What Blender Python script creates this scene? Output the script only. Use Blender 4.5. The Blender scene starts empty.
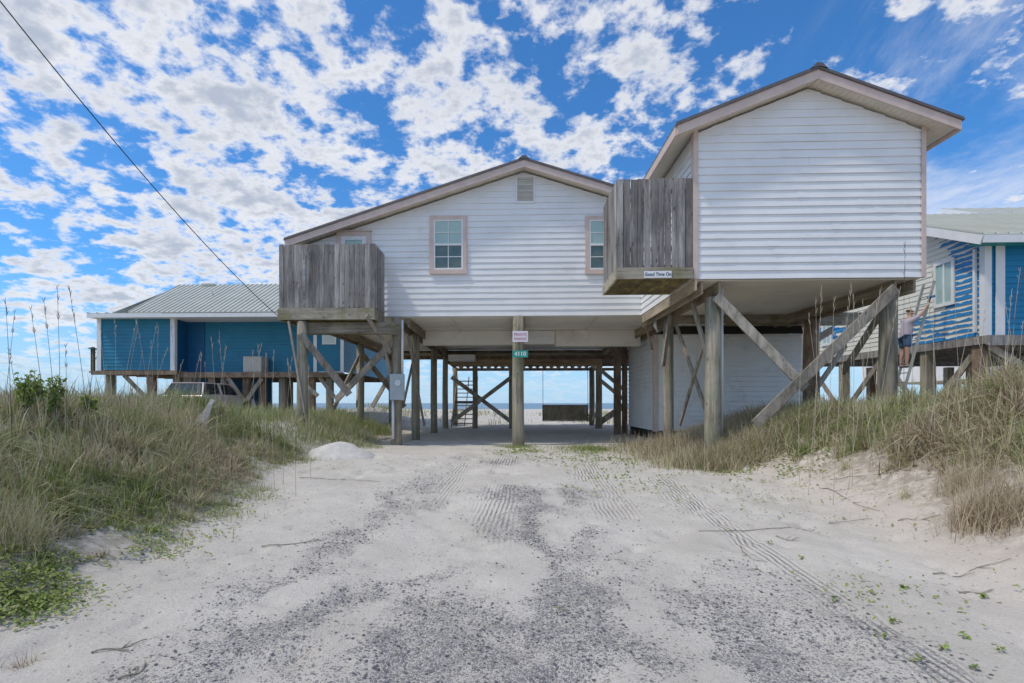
import bpy, math, random
import numpy as np
from mathutils import Vector, Matrix
random.seed(7); RNG = np.random.default_rng(11)
R = math.radians
scene = bpy.context.scene
col = scene.collection
CZ = 1.26                     # eye height above the concrete slab (slab top is z = 0)
YAW = R(2.0); F = 520.0; CX = 493.8; HY = 403.0

def at(px, py, Y):
    a = (px-CX)/F; b = (HY-py)/F
    dx = a*math.cos(YAW)-math.sin(YAW); dy = a*math.sin(YAW)+math.cos(YAW)
    t = Y/dy
    return Vector((dx*t, Y, CZ+b*t))

# ------------------------------------------------------------------ tagging
def tag(o, label=None, cat=None, group=None, kind=None):
    if label: o['label'] = label
    if cat: o['category'] = cat
    if group: o['group'] = group
    if kind: o['kind'] = kind
    return o

def empty(name, loc, label=None, cat=None, group=None, rz=0):
    o = bpy.data.objects.new(name, None); col.objects.link(o)
    o.location = loc; o.rotation_euler.z = rz; o.empty_display_size = .2
    return tag(o, label, cat, group)

def wloc(p):
    v = Vector((0, 0, 0))
    while p is not None:
        v += p.location; p = p.parent
    return v

class MB:
    """collects faces; build() links them as one mesh object (coordinates given in world space)"""
    def __init__(s): s.V = []; s.Fc = []; s.T = []; s.M = []; s.mi = 0; s.t = .5
    def add(s, vs, fs, t=None):
        n = len(s.V); s.V += [tuple(v) for v in vs]
        tt = s.t if t is None else t
        for f in fs: s.Fc.append(tuple(n+i for i in f)); s.T.append(tt); s.M.append(s.mi)
        return s
    def box(s, a, b, t=None):
        x0, y0, z0 = a; x1, y1, z1 = b
        if x0 > x1: x0, x1 = x1, x0
        if y0 > y1: y0, y1 = y1, y0
        if z0 > z1: z0, z1 = z1, z0
        return s.add([(x0,y0,z0),(x1,y0,z0),(x1,y1,z0),(x0,y1,z0),(x0,y0,z1),(x1,y0,z1),(x1,y1,z1),(x0,y1,z1)],
              [(0,3,2,1),(4,5,6,7),(0,1,5,4),(1,2,6,5),(2,3,7,6),(3,0,4,7)], t)
    def bar(s, p, q, w, h, t=None, up=(0,0,1)):
        p = Vector(p); q = Vector(q); d = (q-p).normalized(); u = Vector(up)
        if abs(d.dot(u)) > .98: u = Vector((0,1,0))
        r = d.cross(u).normalized(); u = r.cross(d).normalized()
        vs = [e + r*sx*w/2 + u*sz*h/2 for e in (p, q) for sx, sz in ((-1,-1),(1,-1),(1,1),(-1,1))]
        return s.add(vs, [(0,1,2,3),(7,6,5,4),(0,4,5,1),(1,5,6,2),(2,6,7,3),(3,7,4,0)], t)
    def tube(s, pts, rs, n=8, t=None, cap=True):
        pts = [Vector(p) for p in pts]
        if not hasattr(rs, '__len__'): rs = [rs]*len(pts)
        base = len(s.V); vs = []
        for i, p in enumerate(pts):
            d = (pts[min(i+1, len(pts)-1)]-pts[max(i-1, 0)]).normalized()
            u = Vector((0,0,1)) if abs(d.z) < .9 else Vector((0,1,0))
            r = d.cross(u).normalized(); u = r.cross(d)
            for k in range(n):
                a = 2*math.pi*k/n; vs.append(p+(r*math.cos(a)+u*math.sin(a))*rs[i])
        fs = []
        for i in range(len(pts)-1):
            for k in range(n):
                k2 = (k+1) % n
                fs.append((i*n+k, i*n+k2, (i+1)*n+k2, (i+1)*n+k))
        if cap:
            fs.append(tuple(range(n))[::-1]); fs.append(tuple((len(pts)-1)*n+k for k in range(n)))
        return s.add(vs, fs, t)
    def build(s, name, mat, parent=None, smooth=False, bevel=0):
        me = bpy.data.meshes.new(name)
        o = bpy.data.objects.new(name, me); col.objects.link(o)
        off = Vector((0,0,0))
        if parent is not None: o.parent = parent; off = wloc(parent)
        else:
            A = np.array(s.V); off = Vector(((A[:,0].min()+A[:,0].max())/2, (A[:,1].min()+A[:,1].max())/2, A[:,2].min())); o.location = off
        me.from_pydata([(v[0]-off.x, v[1]-off.y, v[2]-off.z) for v in s.V], [], s.Fc)
        mats = mat if isinstance(mat, (list, tuple)) else [mat]
        for m in mats: me.materials.append(m)
        a = me.attributes.new('tint', 'FLOAT', 'FACE'); a.data.foreach_set('value', s.T)
        me.polygons.foreach_set('material_index', s.M)
        if smooth: me.polygons.foreach_set('use_smooth', [True]*len(s.Fc))
        me.update()
        if bevel:
            b = o.modifiers.new('bevel', 'BEVEL'); b.width = bevel; b.segments = 2; b.limit_method = 'ANGLE'
        return o

def rt(a=.15, c=.5): return c+random.uniform(-a, a)

# ------------------------------------------------------------------ materials
def newmat(name):
    m = bpy.data.materials.new(name); m.use_nodes = True
    nt = m.node_tree; b = nt.nodes['Principled BSDF']
    return m, nt, b
def N(nt, typ, **k):
    n = nt.nodes.new(typ)
    for a, v in k.items():
        if a in n.inputs: n.inputs[a].default_value = v
        else: setattr(n, a, v)
    return n
def L(nt, a, b): nt.links.new(a, b)
def mixc(nt, fac, a, b, mode='MIX'):
    n = nt.nodes.new('ShaderNodeMix'); n.data_type = 'RGBA'; n.blend_type = mode
    for sock, v in ((n.inputs[0], fac), (n.inputs[6], a), (n.inputs[7], b)):
        if isinstance(v, bpy.types.NodeSocket): L(nt, v, sock)
        elif isinstance(v, tuple): sock.default_value = v if len(v) == 4 else v+(1,)
        else: sock.default_value = v
    return n.outputs[2]
def mth(nt, op, a, b=None, c=None, clamp=False):
    n = nt.nodes.new('ShaderNodeMath'); n.operation = op; n.use_clamp = clamp
    for i, v in enumerate((a, b, c)):
        if v is None: continue
        if isinstance(v, bpy.types.NodeSocket): L(nt, v, n.inputs[i])
        else: n.inputs[i].default_value = v
    return n.outputs[0]
def ramp(nt, fac, stops):
    n = nt.nodes.new('ShaderNodeValToRGB'); L(nt, fac, n.inputs[0])
    el = n.color_ramp.elements
    el[0].position, el[0].color = stops[0][0], (*stops[0][1], 1)
    el[1].position, el[1].color = stops[1][0], (*stops[1][1], 1)
    for p, c in stops[2:]:
        e = el.new(p); e.color = (*c, 1)
    return n.outputs[0]
def smooth(nt, v, a, b):
    n = nt.nodes.new('ShaderNodeMapRange'); n.interpolation_type = 'SMOOTHSTEP'
    L(nt, v, n.inputs[0]); n.inputs[1].default_value = a; n.inputs[2].default_value = b
    return n.outputs[0]
def obj_noise(nt, scale, detail=4, stretch=(1,1,1), rough=.55):
    tc = nt.nodes.new('ShaderNodeTexCoord'); mp = nt.nodes.new('ShaderNodeMapping')
    mp.inputs['Scale'].default_value = stretch; L(nt, tc.outputs['Object'], mp.inputs[0])
    n = N(nt, 'ShaderNodeTexNoise', Scale=scale, Detail=detail, Roughness=rough); L(nt, mp.outputs[0], n.inputs['Vector'])
    return n.outputs['Fac']
def bump(nt, b, h, strength=.3, dist=.01):
    n = N(nt, 'ShaderNodeBump', Strength=strength, Distance=dist); L(nt, h, n.inputs['Height']); L(nt, n.outputs[0], b.inputs['Normal'])

def plain(name, c, rough=.6, var=.12, scale=3, metal=0, stretch=(1,1,1), dirt=None, spec=.4):
    m, nt, b = newmat(name)
    n = obj_noise(nt, scale, 5, stretch)
    dk = tuple(x*(1-var*2) for x in c); lt = tuple(min(1, x*(1+var)) for x in c)
    cc = ramp(nt, n, [(.3, dk), (.7, lt)])
    if dirt:
        d = smooth(nt, obj_noise(nt, dirt[1], 6, dirt[3] if len(dirt) > 3 else (1,1,1), .7), .52, .75)
        cc = mixc(nt, mth(nt, 'MULTIPLY', d, dirt[2]), cc, dirt[0])
    L(nt, cc, b.inputs['Base Color']); b.inputs['Roughness'].default_value = rough
    b.inputs['Metallic'].default_value = metal; b.inputs['Specular IOR Level'].default_value = spec
    return m

def wood(name, dark, mid, light, stretch, moss=None, knots=True):
    m, nt, b = newmat(name)
    at_ = nt.nodes.new('ShaderNodeAttribute'); at_.attribute_name = 'tint'
    tc = nt.nodes.new('ShaderNodeTexCoord'); mp = nt.nodes.new('ShaderNodeMapping'); mp.inputs['Scale'].default_value = stretch
    L(nt, tc.outputs['Object'], mp.inputs[0])
    off = nt.nodes.new('ShaderNodeVectorMath'); off.operation = 'ADD'
    L(nt, mp.outputs[0], off.inputs[0]); L(nt, mth(nt, 'MULTIPLY', at_.outputs['Fac'], 37.0), off.inputs[1])
    n = N(nt, 'ShaderNodeTexNoise', Scale=1.0, Detail=7, Roughness=.65, Distortion=.6); L(nt, off.outputs[0], n.inputs['Vector'])
    cc = ramp(nt, n.outputs['Fac'], [(.28, dark), (.5, mid), (.72, light)])
    big = obj_noise(nt, 1.4, 4)
    cc = mixc(nt, mth(nt, 'MULTIPLY', smooth(nt, big, .45, .7), .45), cc, tuple(x*.6 for x in mid))
    if moss: cc = mixc(nt, mth(nt, 'MULTIPLY', smooth(nt, obj_noise(nt, 2.3, 6), .48, .66), .6), cc, moss)
    tv = mth(nt, 'MULTIPLY_ADD', at_.outputs['Fac'], 1.1, .45)
    vm = nt.nodes.new('ShaderNodeVectorMath'); vm.operation = 'SCALE'; L(nt, cc, vm.inputs[0]); L(nt, tv, vm.inputs['Scale'])
    mp2 = nt.nodes.new('ShaderNodeMapping'); mp2.inputs['Scale'].default_value = tuple(v*(3.2 if v > 3 else 1.3) for v in stretch); L(nt, tc.outputs['Object'], mp2.inputs[0])
    of2 = nt.nodes.new('ShaderNodeVectorMath'); of2.operation = 'ADD'; L(nt, mp2.outputs[0], of2.inputs[0]); L(nt, mth(nt, 'MULTIPLY', at_.outputs['Fac'], 91.0), of2.inputs[1])
    cr = N(nt, 'ShaderNodeTexNoise', Scale=1.0, Detail=6, Roughness=.7, Distortion=.4); L(nt, of2.outputs[0], cr.inputs['Vector'])
    crack = mth(nt, 'SUBTRACT', 1.0, smooth(nt, mth(nt, 'ABSOLUTE', mth(nt, 'SUBTRACT', cr.outputs['Fac'], .5)), .0, .022))
    crack = mth(nt, 'MULTIPLY', crack, smooth(nt, big, .36, .6))
    kv = N(nt, 'ShaderNodeTexVoronoi', Scale=1.0); mp3 = nt.nodes.new('ShaderNodeMapping'); mp3.inputs['Scale'].default_value = tuple(5.0 if v > 3 else 2.6 for v in stretch)
    L(nt, tc.outputs['Object'], mp3.inputs[0]); L(nt, mp3.outputs[0], kv.inputs['Vector'])
    knot = mth(nt, 'SUBTRACT', 1.0, smooth(nt, kv.outputs['Distance'], .07, .15))
    dkm_ = mth(nt, 'MAXIMUM', mth(nt, 'MULTIPLY', crack, .6), mth(nt, 'MULTIPLY', knot, .65))
    fc = mixc(nt, dkm_, vm.outputs[0], tuple(x*.45 for x in dark))
    L(nt, fc, b.inputs['Base Color']); b.inputs['Roughness'].default_value = .85
    b.inputs['Specular IOR Level'].default_value = .2
    bump(nt, b, mth(nt, 'SUBTRACT', n.outputs['Fac'], mth(nt, 'MULTIPLY', crack, .6)), .7, .012)
    return m

GZ = ((.12,.108,.10), (.32,.295,.275), (.50,.465,.43))
M = {}
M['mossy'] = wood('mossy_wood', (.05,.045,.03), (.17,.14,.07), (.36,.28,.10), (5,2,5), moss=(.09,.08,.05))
M['picket'] = wood('picket_wood', *GZ, (9,9,.9))
PW = ((.14,.12,.085), (.345,.305,.235), (.49,.44,.355))
M['post'] = wood('post_wood', *PW, (11,11,.6), moss=(.25,.27,.17))
M['beam_x'] = wood('beam_wood_x', *PW, (.6,8,8), moss=(.20,.18,.08))
M['beam_y'] = wood('beam_wood_y', (.14,.11,.075), (.34,.28,.20), (.48,.41,.31), (8,.6,8))
M['brace'] = wood('brace_wood', (.16,.135,.105), (.37,.325,.265), (.52,.47,.39), (5,5,2))
M['tan'] = wood('tan_wood', (.3,.24,.17), (.46,.38,.28), (.6,.51,.39), (5,.8,5))
M['brown'] = wood('brown_wood', (.12,.085,.06), (.28,.20,.14), (.40,.31,.22), (5,5,2))
M['valance'] = wood('valance_wood', (.18,.12,.07), (.42,.31,.2), (.56,.44,.3), (.8,6,6))
M['siding'] = plain('white_vinyl', (.83,.83,.82), .5, .03, 1.3, dirt=((.5,.5,.45), 1.1, .34, (1,1,2.2)))
M['siding_low'] = plain('white_vinyl_low', (.86,.86,.84), .5, .03, 2, dirt=((.5,.42,.36), 2.2, .35))
M['trim'] = plain('pink_trim', (.66,.52,.455), .6, .06, 4)
M['soffit'] = plain('cream_soffit', (.76,.70,.60), .6, .05, 3)
M['ceiling'] = plain('ceiling_panel', (.84,.80,.72), .7, .05, 1.2, dirt=((.4,.35,.28), .9, .4))
M['roofm'] = plain('grey_brown_roof', (.17,.15,.145), .45, .1, 3, metal=.3)
M['white'] = plain('white_paint', (.80,.80,.79), .5, .03, 4)
M['vent'] = plain('vent_paint', (.60,.58,.54), .6, .05, 4)
M['blue'] = plain('blue_siding', (.02,.20,.32), .5, .07, 2)
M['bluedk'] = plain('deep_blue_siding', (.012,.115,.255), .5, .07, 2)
M['rblue'] = plain('bright_blue_siding', (.012,.22,.42), .5, .07, 2)
M['teal'] = plain('teal_paint', (.04,.34,.33), .5, .05, 2)
M['greenroof'] = plain('pale_green_metal_roof', (.52,.53,.47), .5, .05, 1, metal=.1)
M['ac'] = plain('ac_beige', (.5,.46,.40), .6, .05, 4)
M['dark'] = plain('black_and_gap_shade', (.03,.028,.026), .8, .1, 3)  # black of fan guard and roller handle; paints shade in the storage room gaps
M['meter'] = plain('meter_grey', (.42,.46,.48), .4, .05, 6, metal=.2)
M['pvc'] = plain('pvc_white', (.72,.73,.73), .35, .03, 5)
M['alu'] = plain('ladder_alu', (.48,.47,.40), .4, .06, 8, metal=.4)
M['cable'] = plain('cable_black', (.035,.035,.035), .6, .1, 4)
M['rope'] = plain('rope', (.25,.2,.14), .9, .1, 20)
M['concrete'] = plain('concrete', (.52,.50,.46), .85, .1, 1.5, dirt=((.55,.53,.49), .8, .7))
M['curtain'] = plain('curtain', (.66,.74,.70), .8, .05, 3, stretch=(14,1,.3))
M['screen'] = plain('window_screen', (.20,.235,.22), .8, .08, 3)

def glassm():
    m, nt, b = newmat('window_glass')
    out = nt.nodes['Material Output']
    tr = nt.nodes.new('ShaderNodeBsdfTransparent'); tr.inputs[0].default_value = (.88,.93,.93,1)
    gl = nt.nodes.new('ShaderNodeBsdfGlossy'); gl.inputs['Roughness'].default_value = .04; gl.inputs[0].default_value = (.9,.95,1,1)
    fr = nt.nodes.new('ShaderNodeFresnel'); fr.inputs[0].default_value = 1.33
    mx = nt.nodes.new('ShaderNodeMixShader'); ge = nt.nodes.new('ShaderNodeNewGeometry'); L(nt, mth(nt, 'MULTIPLY', mth(nt, 'ADD', fr.outputs[0], .02), mth(nt, 'SUBTRACT', 1.0, ge.outputs['Backfacing'])), mx.inputs[0])
    L(nt, tr.outputs[0], mx.inputs[1]); L(nt, gl.outputs[0], mx.inputs[2]); L(nt, mx.outputs[0], out.inputs[0])
    nt.nodes.remove(b)
    return m
M['glass'] = glassm()

def simple(name, c, rough=.6, metal=0):
    m, nt, b = newmat(name); b.inputs['Base Color'].default_value = (*c, 1); b.inputs['Roughness'].default_value = rough
    b.inputs['Metallic'].default_value = metal; return m

# ------------------------------------------------------------------ numpy noise + terrain
_P = np.random.default_rng(5).random((256, 256))
def vnoise(x, y):
    x = np.asarray(x, float); y = np.asarray(y, float)
    xi = np.floor(x).astype(int); yi = np.floor(y).astype(int); fx = x-xi; fy = y-yi
    fx = fx*fx*(3-2*fx); fy = fy*fy*(3-2*fy)
    g = lambda i, j: _P[i % 256, j % 256]
    return (g(xi,yi)*(1-fx)+g(xi+1,yi)*fx)*(1-fy)+(g(xi,yi+1)*(1-fx)+g(xi+1,yi+1)*fx)*fy
def fbm(x, y, o=4):
    s = 0; a = .5; tot = 0
    for k in range(o): s = s+a*vnoise(x*2**k+17*k, y*2**k+31*k); tot += a; a *= .5
    return s/tot
def sst(v, a, b):
    t = np.clip((v-a)/(b-a), 0, 1); return t*t*(3-2*t)
LX = ([-20, 2, 4, 7, 11, 13.5, 15.5, 17, 26, 60], [-3.3, -3.1, -3.35, -3.75, -4.5, -3.9, -3.7, -3.9, -5.0, -12])
RX = ([-20, 2, 4, 6.5, 9, 10.2, 11, 13, 15, 17, 26, 60], [3.6, 3.6, 3.8, 4.3, 4.6, 4.4, 3.7, 3.4, 4.1, 5.2, 6.5, 12])
LH = ([-5, 5, 8, 12, 17, 24, 45, 80], [1.15, 1.25, 1.2, .95, .72, .55, .35, 0])
RH = ([-5, 5, 8, 10.5, 12, 15, 20, 45, 80], [1.3, 1.55, 1.6, 1.25, .95, .6, .45, .3, 0])
def dl(x, y): return np.interp(y, *LX)+.35*(fbm(y*.7+3, x*0+1, 2)-.5) - x
def dr(x, y): return x-np.interp(y, *RX)-.5*(fbm(y*.6+9, x*0+4, 2)-.5)
def H(x, y):
    x = np.asarray(x, float); y = np.asarray(y, float)
    base = -.24*(1-sst(y, 4, 14)) - 1.9*sst(y, 35, 300)-6*sst(y, 300, 500)
    l = dl(x, y); r = dr(x, y)
    n = fbm(x*.55, y*.55, 4)
    up = np.interp(y, *LH)*sst(l, -.15, 2.9)*(.72+.56*n) + np.interp(y, *RH)*sst(r, -.2, 3.0)*(.75+.5*n)
    fp = np.clip(fbm(x*3.1+60, y*3.1+11, 2)-.62, 0, 1)*-.22*sst(y, 1, 3)*(1-sst(y, 12, 15))
    far = fp+.55*sst(fbm(x*.12+40, y*.12, 3), .42, .7)*sst(y, 29, 36)*(1-sst(y, 60, 110))*(1-.8*np.exp(-((x-1.2)/2.2)**2))
    fine = .05*(fbm(x*2.3, y*2.3, 3)-.5)*(1+2*sst(np.maximum(l, r), 0, 1))
    fine = fine+.016*(fbm(x*9, y*9, 2)-.5)
    rut = -.035*np.exp(-((x+1.0)/.35)**2)*sst(y, 3, 5) - .03*np.exp(-((x-1.45)/.45)**2)
    flat = sst(y, 15.6, 16.1)*(1-sst(y, 25.5, 26.2))*sst(x, -3.6, -3.2)*(1-sst(x, 4.4, 4.8))
    up = up-.16*np.exp(-((x+12.8)/1.5)**2-((y-22.6)/2.6)**2)
    z = base+up+far+fine+rut*(1-sst(y, 13, 15))
    return z*(1-flat)-.10*flat
def Hs(x, y): return float(H(np.array([x]), np.array([y]))[0])
def G(px, py):
    prev = 1.2
    for Y in np.arange(1.6, 60, .04):
        p = at(px, py, Y)
        if p.z <= Hs(p.x, Y): return Vector((p.x, Y, Hs(p.x, Y)))
    return at(px, py, 30)

def gravel(x, y):
    x0_, y0_ = x, y; x = x+.7*(fbm(x0_*1.3, y0_*.9, 4)-.5); y = y+1.5*(fbm(x0_*1.1+30, y0_*.8+9, 4)-.5)
    g = .84*sst(-y, -5.4, -3.8)*sst(x, -2.9, -1.6)*(1-sst(x, 1.5, 2.1))
    g = np.maximum(g, .9*np.exp(-((x-.28)/.30)**2)*sst(-y, -9.5, -7))
    g = np.maximum(g, .8*np.exp(-((x-.5-.0*y)/.75)**2)*np.exp(-((y-5.7)/1.1)**2))
    g = np.maximum(g, .6*np.exp(-((x+1.75-.07*(y-6))/.42)**2)*sst(-y, -12.5, -8))
    g = np.maximum(g, .8*np.exp(-((x-.4)/1.1)**2-((y-8.2)/.5)**2))
    g = np.maximum(g, .5*np.exp(-((x+.6)/1.5)**2-((y-11.8)/.5)**2))
    g = np.maximum(g, .45*sst(-y, -5.5, -4)*sst(x, 1.3, 2.0)*(1-sst(x, 2.2, 2.7)))
    g = g*sst(fbm(x*1.9+5, y*1.2, 5), .28, .60)*1.3
    return np.clip(g, 0, 1)
def track(x, y):
    c = np.maximum.reduce([np.exp(-((x-(2.25+.05*y))/.16)**4), .9*np.exp(-((x-(1.15+.035*y))/.32)**4)*sst(y, 4.8, 6.5),
        .8*np.exp(-((x-(-.35+.02*y))/.28)**4)*sst(y, 5, 6.5), .6*np.exp(-((x-(-1.05))/.2)**4)*sst(y, 7, 9),
        .6*np.exp(-((x-(1.75+.09*y))/.25)**4)*sst(y, 6.5, 8)])
    return c*(1-sst(y, 12, 14))*sst(fbm(x*.8+2, y*.5, 2), .28, .5)

def axis(lo, hi, step, ends):
    c = list(np.arange(lo, hi+step/2, step)); g = step
    v = hi
    while v < ends[1]: g *= 1.28; v += g; c.append(v)
    v = lo; g = step
    while v > ends[0]: g *= 1.28; v -= g; c.insert(0, v)
    return np.array(c)
xs = axis(-8, 8.6, .055, (-3500, 3500)); ys = axis(1.6, 16, .055, (-200, 4500))
GX, GY = np.meshgrid(xs, ys); ZZ = H(GX, GY)
nx, ny = len(xs), len(ys)
co = np.stack([GX, GY, ZZ], -1).reshape(-1, 3)
idx = np.arange(nx*ny).reshape(ny, nx)
q = np.stack([idx[:-1,:-1], idx[:-1,1:], idx[1:,1:], idx[1:,:-1]], -1).reshape(-1, 4)
def npmesh(name, co, quads, mat, attrs={}, smooth_=True, nper=4):
    me = bpy.data.meshes.new(name); me.vertices.add(len(co)); me.vertices.foreach_set('co', co.astype(np.float32).ravel())
    nf = len(quads); me.loops.add(nf*nper); me.loops.foreach_set('vertex_index', quads.astype(np.int32).ravel())
    me.polygons.add(nf); me.polygons.foreach_set('loop_start', np.arange(nf, dtype=np.int32)*nper)
    try: me.polygons.foreach_set('loop_total', np.full(nf, nper, np.int32))
    except Exception: pass
    for k, v in attrs.items():
        a = me.attributes.new(k, 'FLOAT', 'POINT'); a.data.foreach_set('value', v.astype(np.float32).ravel())
    me.update(calc_edges=True)
    if smooth_: me.polygons.foreach_set('use_smooth', [True]*nf)
    me.materials.append(mat)
    o = bpy.data.objects.new(name, me); col.objects.link(o); return o

def sandmat():
    m, nt, b = newmat('sand')
    tc = nt.nodes.new('ShaderNodeTexCoord'); P = tc.outputs['Object']
    def ns(scale, det=5, rough=.6, st=(1,1,1)):
        mp = nt.nodes.new('ShaderNodeMapping'); mp.inputs['Scale'].default_value = st; L(nt, P, mp.inputs[0])
        n = N(nt, 'ShaderNodeTexNoise', Scale=scale, Detail=det, Roughness=rough); L(nt, mp.outputs[0], n.inputs['Vector']); return n.outputs['Fac']
    def attr(n_):
        a = nt.nodes.new('ShaderNodeAttribute'); a.attribute_name = n_; return a.outputs['Fac']
    base = ramp(nt, ns(.9, 6), [(.3, (.545,.50,.435)), (.7, (.665,.618,.55))])
    base = mixc(nt, mth(nt, 'MULTIPLY', attr('bank'), .8), base, ramp(nt, ns(1.7, 5), [(.3, (.58,.49,.415)), (.7, (.72,.635,.545))]))
    grain = ns(55, 3, .7)
    base = mixc(nt, .55, base, ramp(nt, grain, [(.25, (.62,.6,.58)), (.5, (1,1,1)), (.8, (1.1,1.1,1.1))]), 'MULTIPLY')
    # crushed dark stone pressed into the sand: coarse chips and fine grit
    g0 = attr('gravel')
    brk = ns(2.6, 8, .75)
    g = mth(nt, 'MULTIPLY', g0, smooth(nt, brk, .25, .62))
    def chips(scale, amt, noi):
        vo = N(nt, 'ShaderNodeTexVoronoi', Scale=scale, Randomness=1.0)
        wv = nt.nodes.new('ShaderNodeVectorMath'); wv.operation = 'ADD'; nz = N(nt, 'ShaderNodeTexNoise', Scale=scale*.8, Detail=2.0); L(nt, P, nz.inputs['Vector'])
        sc = nt.nodes.new('ShaderNodeVectorMath'); sc.operation = 'SCALE'; L(nt, nz.outputs['Color'], sc.inputs[0]); sc.inputs['Scale'].default_value = .9/scale
        L(nt, P, wv.inputs[0]); L(nt, sc.outputs[0], wv.inputs[1]); L(nt, wv.outputs[0], vo.inputs['Vector'])
        sepc = nt.nodes.new('ShaderNodeSeparateColor'); L(nt, vo.outputs['Color'], sepc.inputs[0])
        pick = mth(nt, 'ADD', mth(nt, 'MULTIPLY', sepc.outputs[0], .6), mth(nt, 'MULTIPLY', noi, .7))
        a_ = smooth(nt, mth(nt, 'SUBTRACT', pick, mth(nt, 'SUBTRACT', 1.0, mth(nt, 'MULTIPLY', g, amt))), -.02, .06)
        return mth(nt, 'MULTIPLY', a_, smooth(nt, vo.outputs['Distance'], .60, .34)), sepc.outputs[1]
    c1, r1 = chips(42.0, .44, ns(6, 5, .75)); c2, r2 = chips(95.0, .66, ns(9, 5, .75))
    isg = mth(nt, 'MAXIMUM', c1, c2)
    base = mixc(nt, mth(nt, 'MULTIPLY', mth(nt, 'MULTIPLY', g, smooth(nt, ns(4, 7, .8), .30, .72)), .27), base, (.23,.225,.24))
    gc = ramp(nt, r2, [(0, (.11,.105,.115)), (.6, (.22,.21,.22)), (1, (.38,.37,.37))])
    colr = mixc(nt, mth(nt, 'MULTIPLY', isg, .85), base, gc)
    # small scattered debris everywhere near the drive
    vo2 = N(nt, 'ShaderNodeTexVoronoi', Scale=16.0); L(nt, P, vo2.inputs['Vector'])
    sp2 = nt.nodes.new('ShaderNodeSeparateColor'); L(nt, vo2.outputs['Color'], sp2.inputs[0])
    deb = mth(nt, 'MULTIPLY', smooth(nt, vo2.outputs['Distance'], .24, .14), smooth(nt, mth(nt, 'ADD', sp2.outputs[2], mth(nt, 'MULTIPLY', ns(2.2, 3), .6)), 1.05, 1.12))
    colr = mixc(nt, mth(nt, 'MULTIPLY', deb, .75), colr, (.22,.19,.15))
    # litter of dead leaves and roots under the dune plants
    lit = mth(nt, 'MULTIPLY', attr('veg'), smooth(nt, ns(7, 6, .75), .38, .62))
    colr = mixc(nt, mth(nt, 'MULTIPLY', lit, .75), colr, ramp(nt, ns(14, 4), [(.3, (.16,.12,.09)), (.7, (.34,.29,.21))]))
    L(nt, colr, b.inputs['Base Color']); b.inputs['Roughness'].default_value = .95; b.inputs['Specular IOR Level'].default_value = .12
    sp = nt.nodes.new('ShaderNodeSeparateXYZ'); L(nt, P, sp.inputs[0])
    ph = mth(nt, 'SUBTRACT', sp.outputs[0], mth(nt, 'MULTIPLY', sp.outputs[1], .045))
    ph = mth(nt, 'ADD', ph, mth(nt, 'MULTIPLY', ns(1.1, 3), .10))
    sn = mth(nt, 'SINE', mth(nt, 'MULTIPLY', ph, 2*math.pi/.062))
    sn = mth(nt, 'MULTIPLY', mth(nt, 'MULTIPLY', sn, attr('track')), smooth(nt, ns(4, 5, .7), .36, .52))
    h = mth(nt, 'ADD', mth(nt, 'MULTIPLY', sn, 1.5), mth(nt, 'MULTIPLY', isg, .7))
    h = mth(nt, 'ADD', h, mth(nt, 'MULTIPLY', ns(7, 8, .75), 3.2))
    h = mth(nt, 'ADD', h, mth(nt, 'MULTIPLY', grain, .5))
    bump(nt, b, h, .75, .014)
    return m
M['sand'] = sandmat()
vegm = sst(np.maximum(dl(GX, GY), dr(GX, GY)-.4), -.2, .6)*(1-sst(GY, 30, 60))
bank = sst(dr(GX, GY), -.8, .8)
ground = npmesh('ground', co, q, M['sand'], dict(gravel=gravel(GX, GY), track=track(GX, GY), bank=bank, veg=vegm))
tag(ground, kind='structure')

# sea
def seamat():
    m, nt, b = newmat('sea')
    n = obj_noise(nt, .05, 6, (.4, 1, 1))
    L(nt, ramp(nt, n, [(.35, (.07,.16,.24)), (.65, (.13,.25,.33))]), b.inputs['Base Color'])
    b.inputs['Roughness'].default_value = .35
    bump(nt, b, obj_noise(nt, .5, 5, (.3,1,1)), .6, .4)
    return m
mb = MB(); mb.add([(-6000,200,-1.75),(6000,200,-1.75),(6000,9000,-1.75),(-6000,9000,-1.75)], [(0,1,2,3)])
o = mb.build('sea', seamat()); tag(o, kind='structure')

# concrete slab beneath the house
mb = MB()
for i in range(2):
    for j in range(3):
        mb.box((-3.35+i*4.0, 15.95+j*3.4, -.14), (.64+i*4.0, 19.34+j*3.4, .0), rt())
o = mb.build('carport_floor', M['concrete'], bevel=.008); tag(o, kind='structure')

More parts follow.
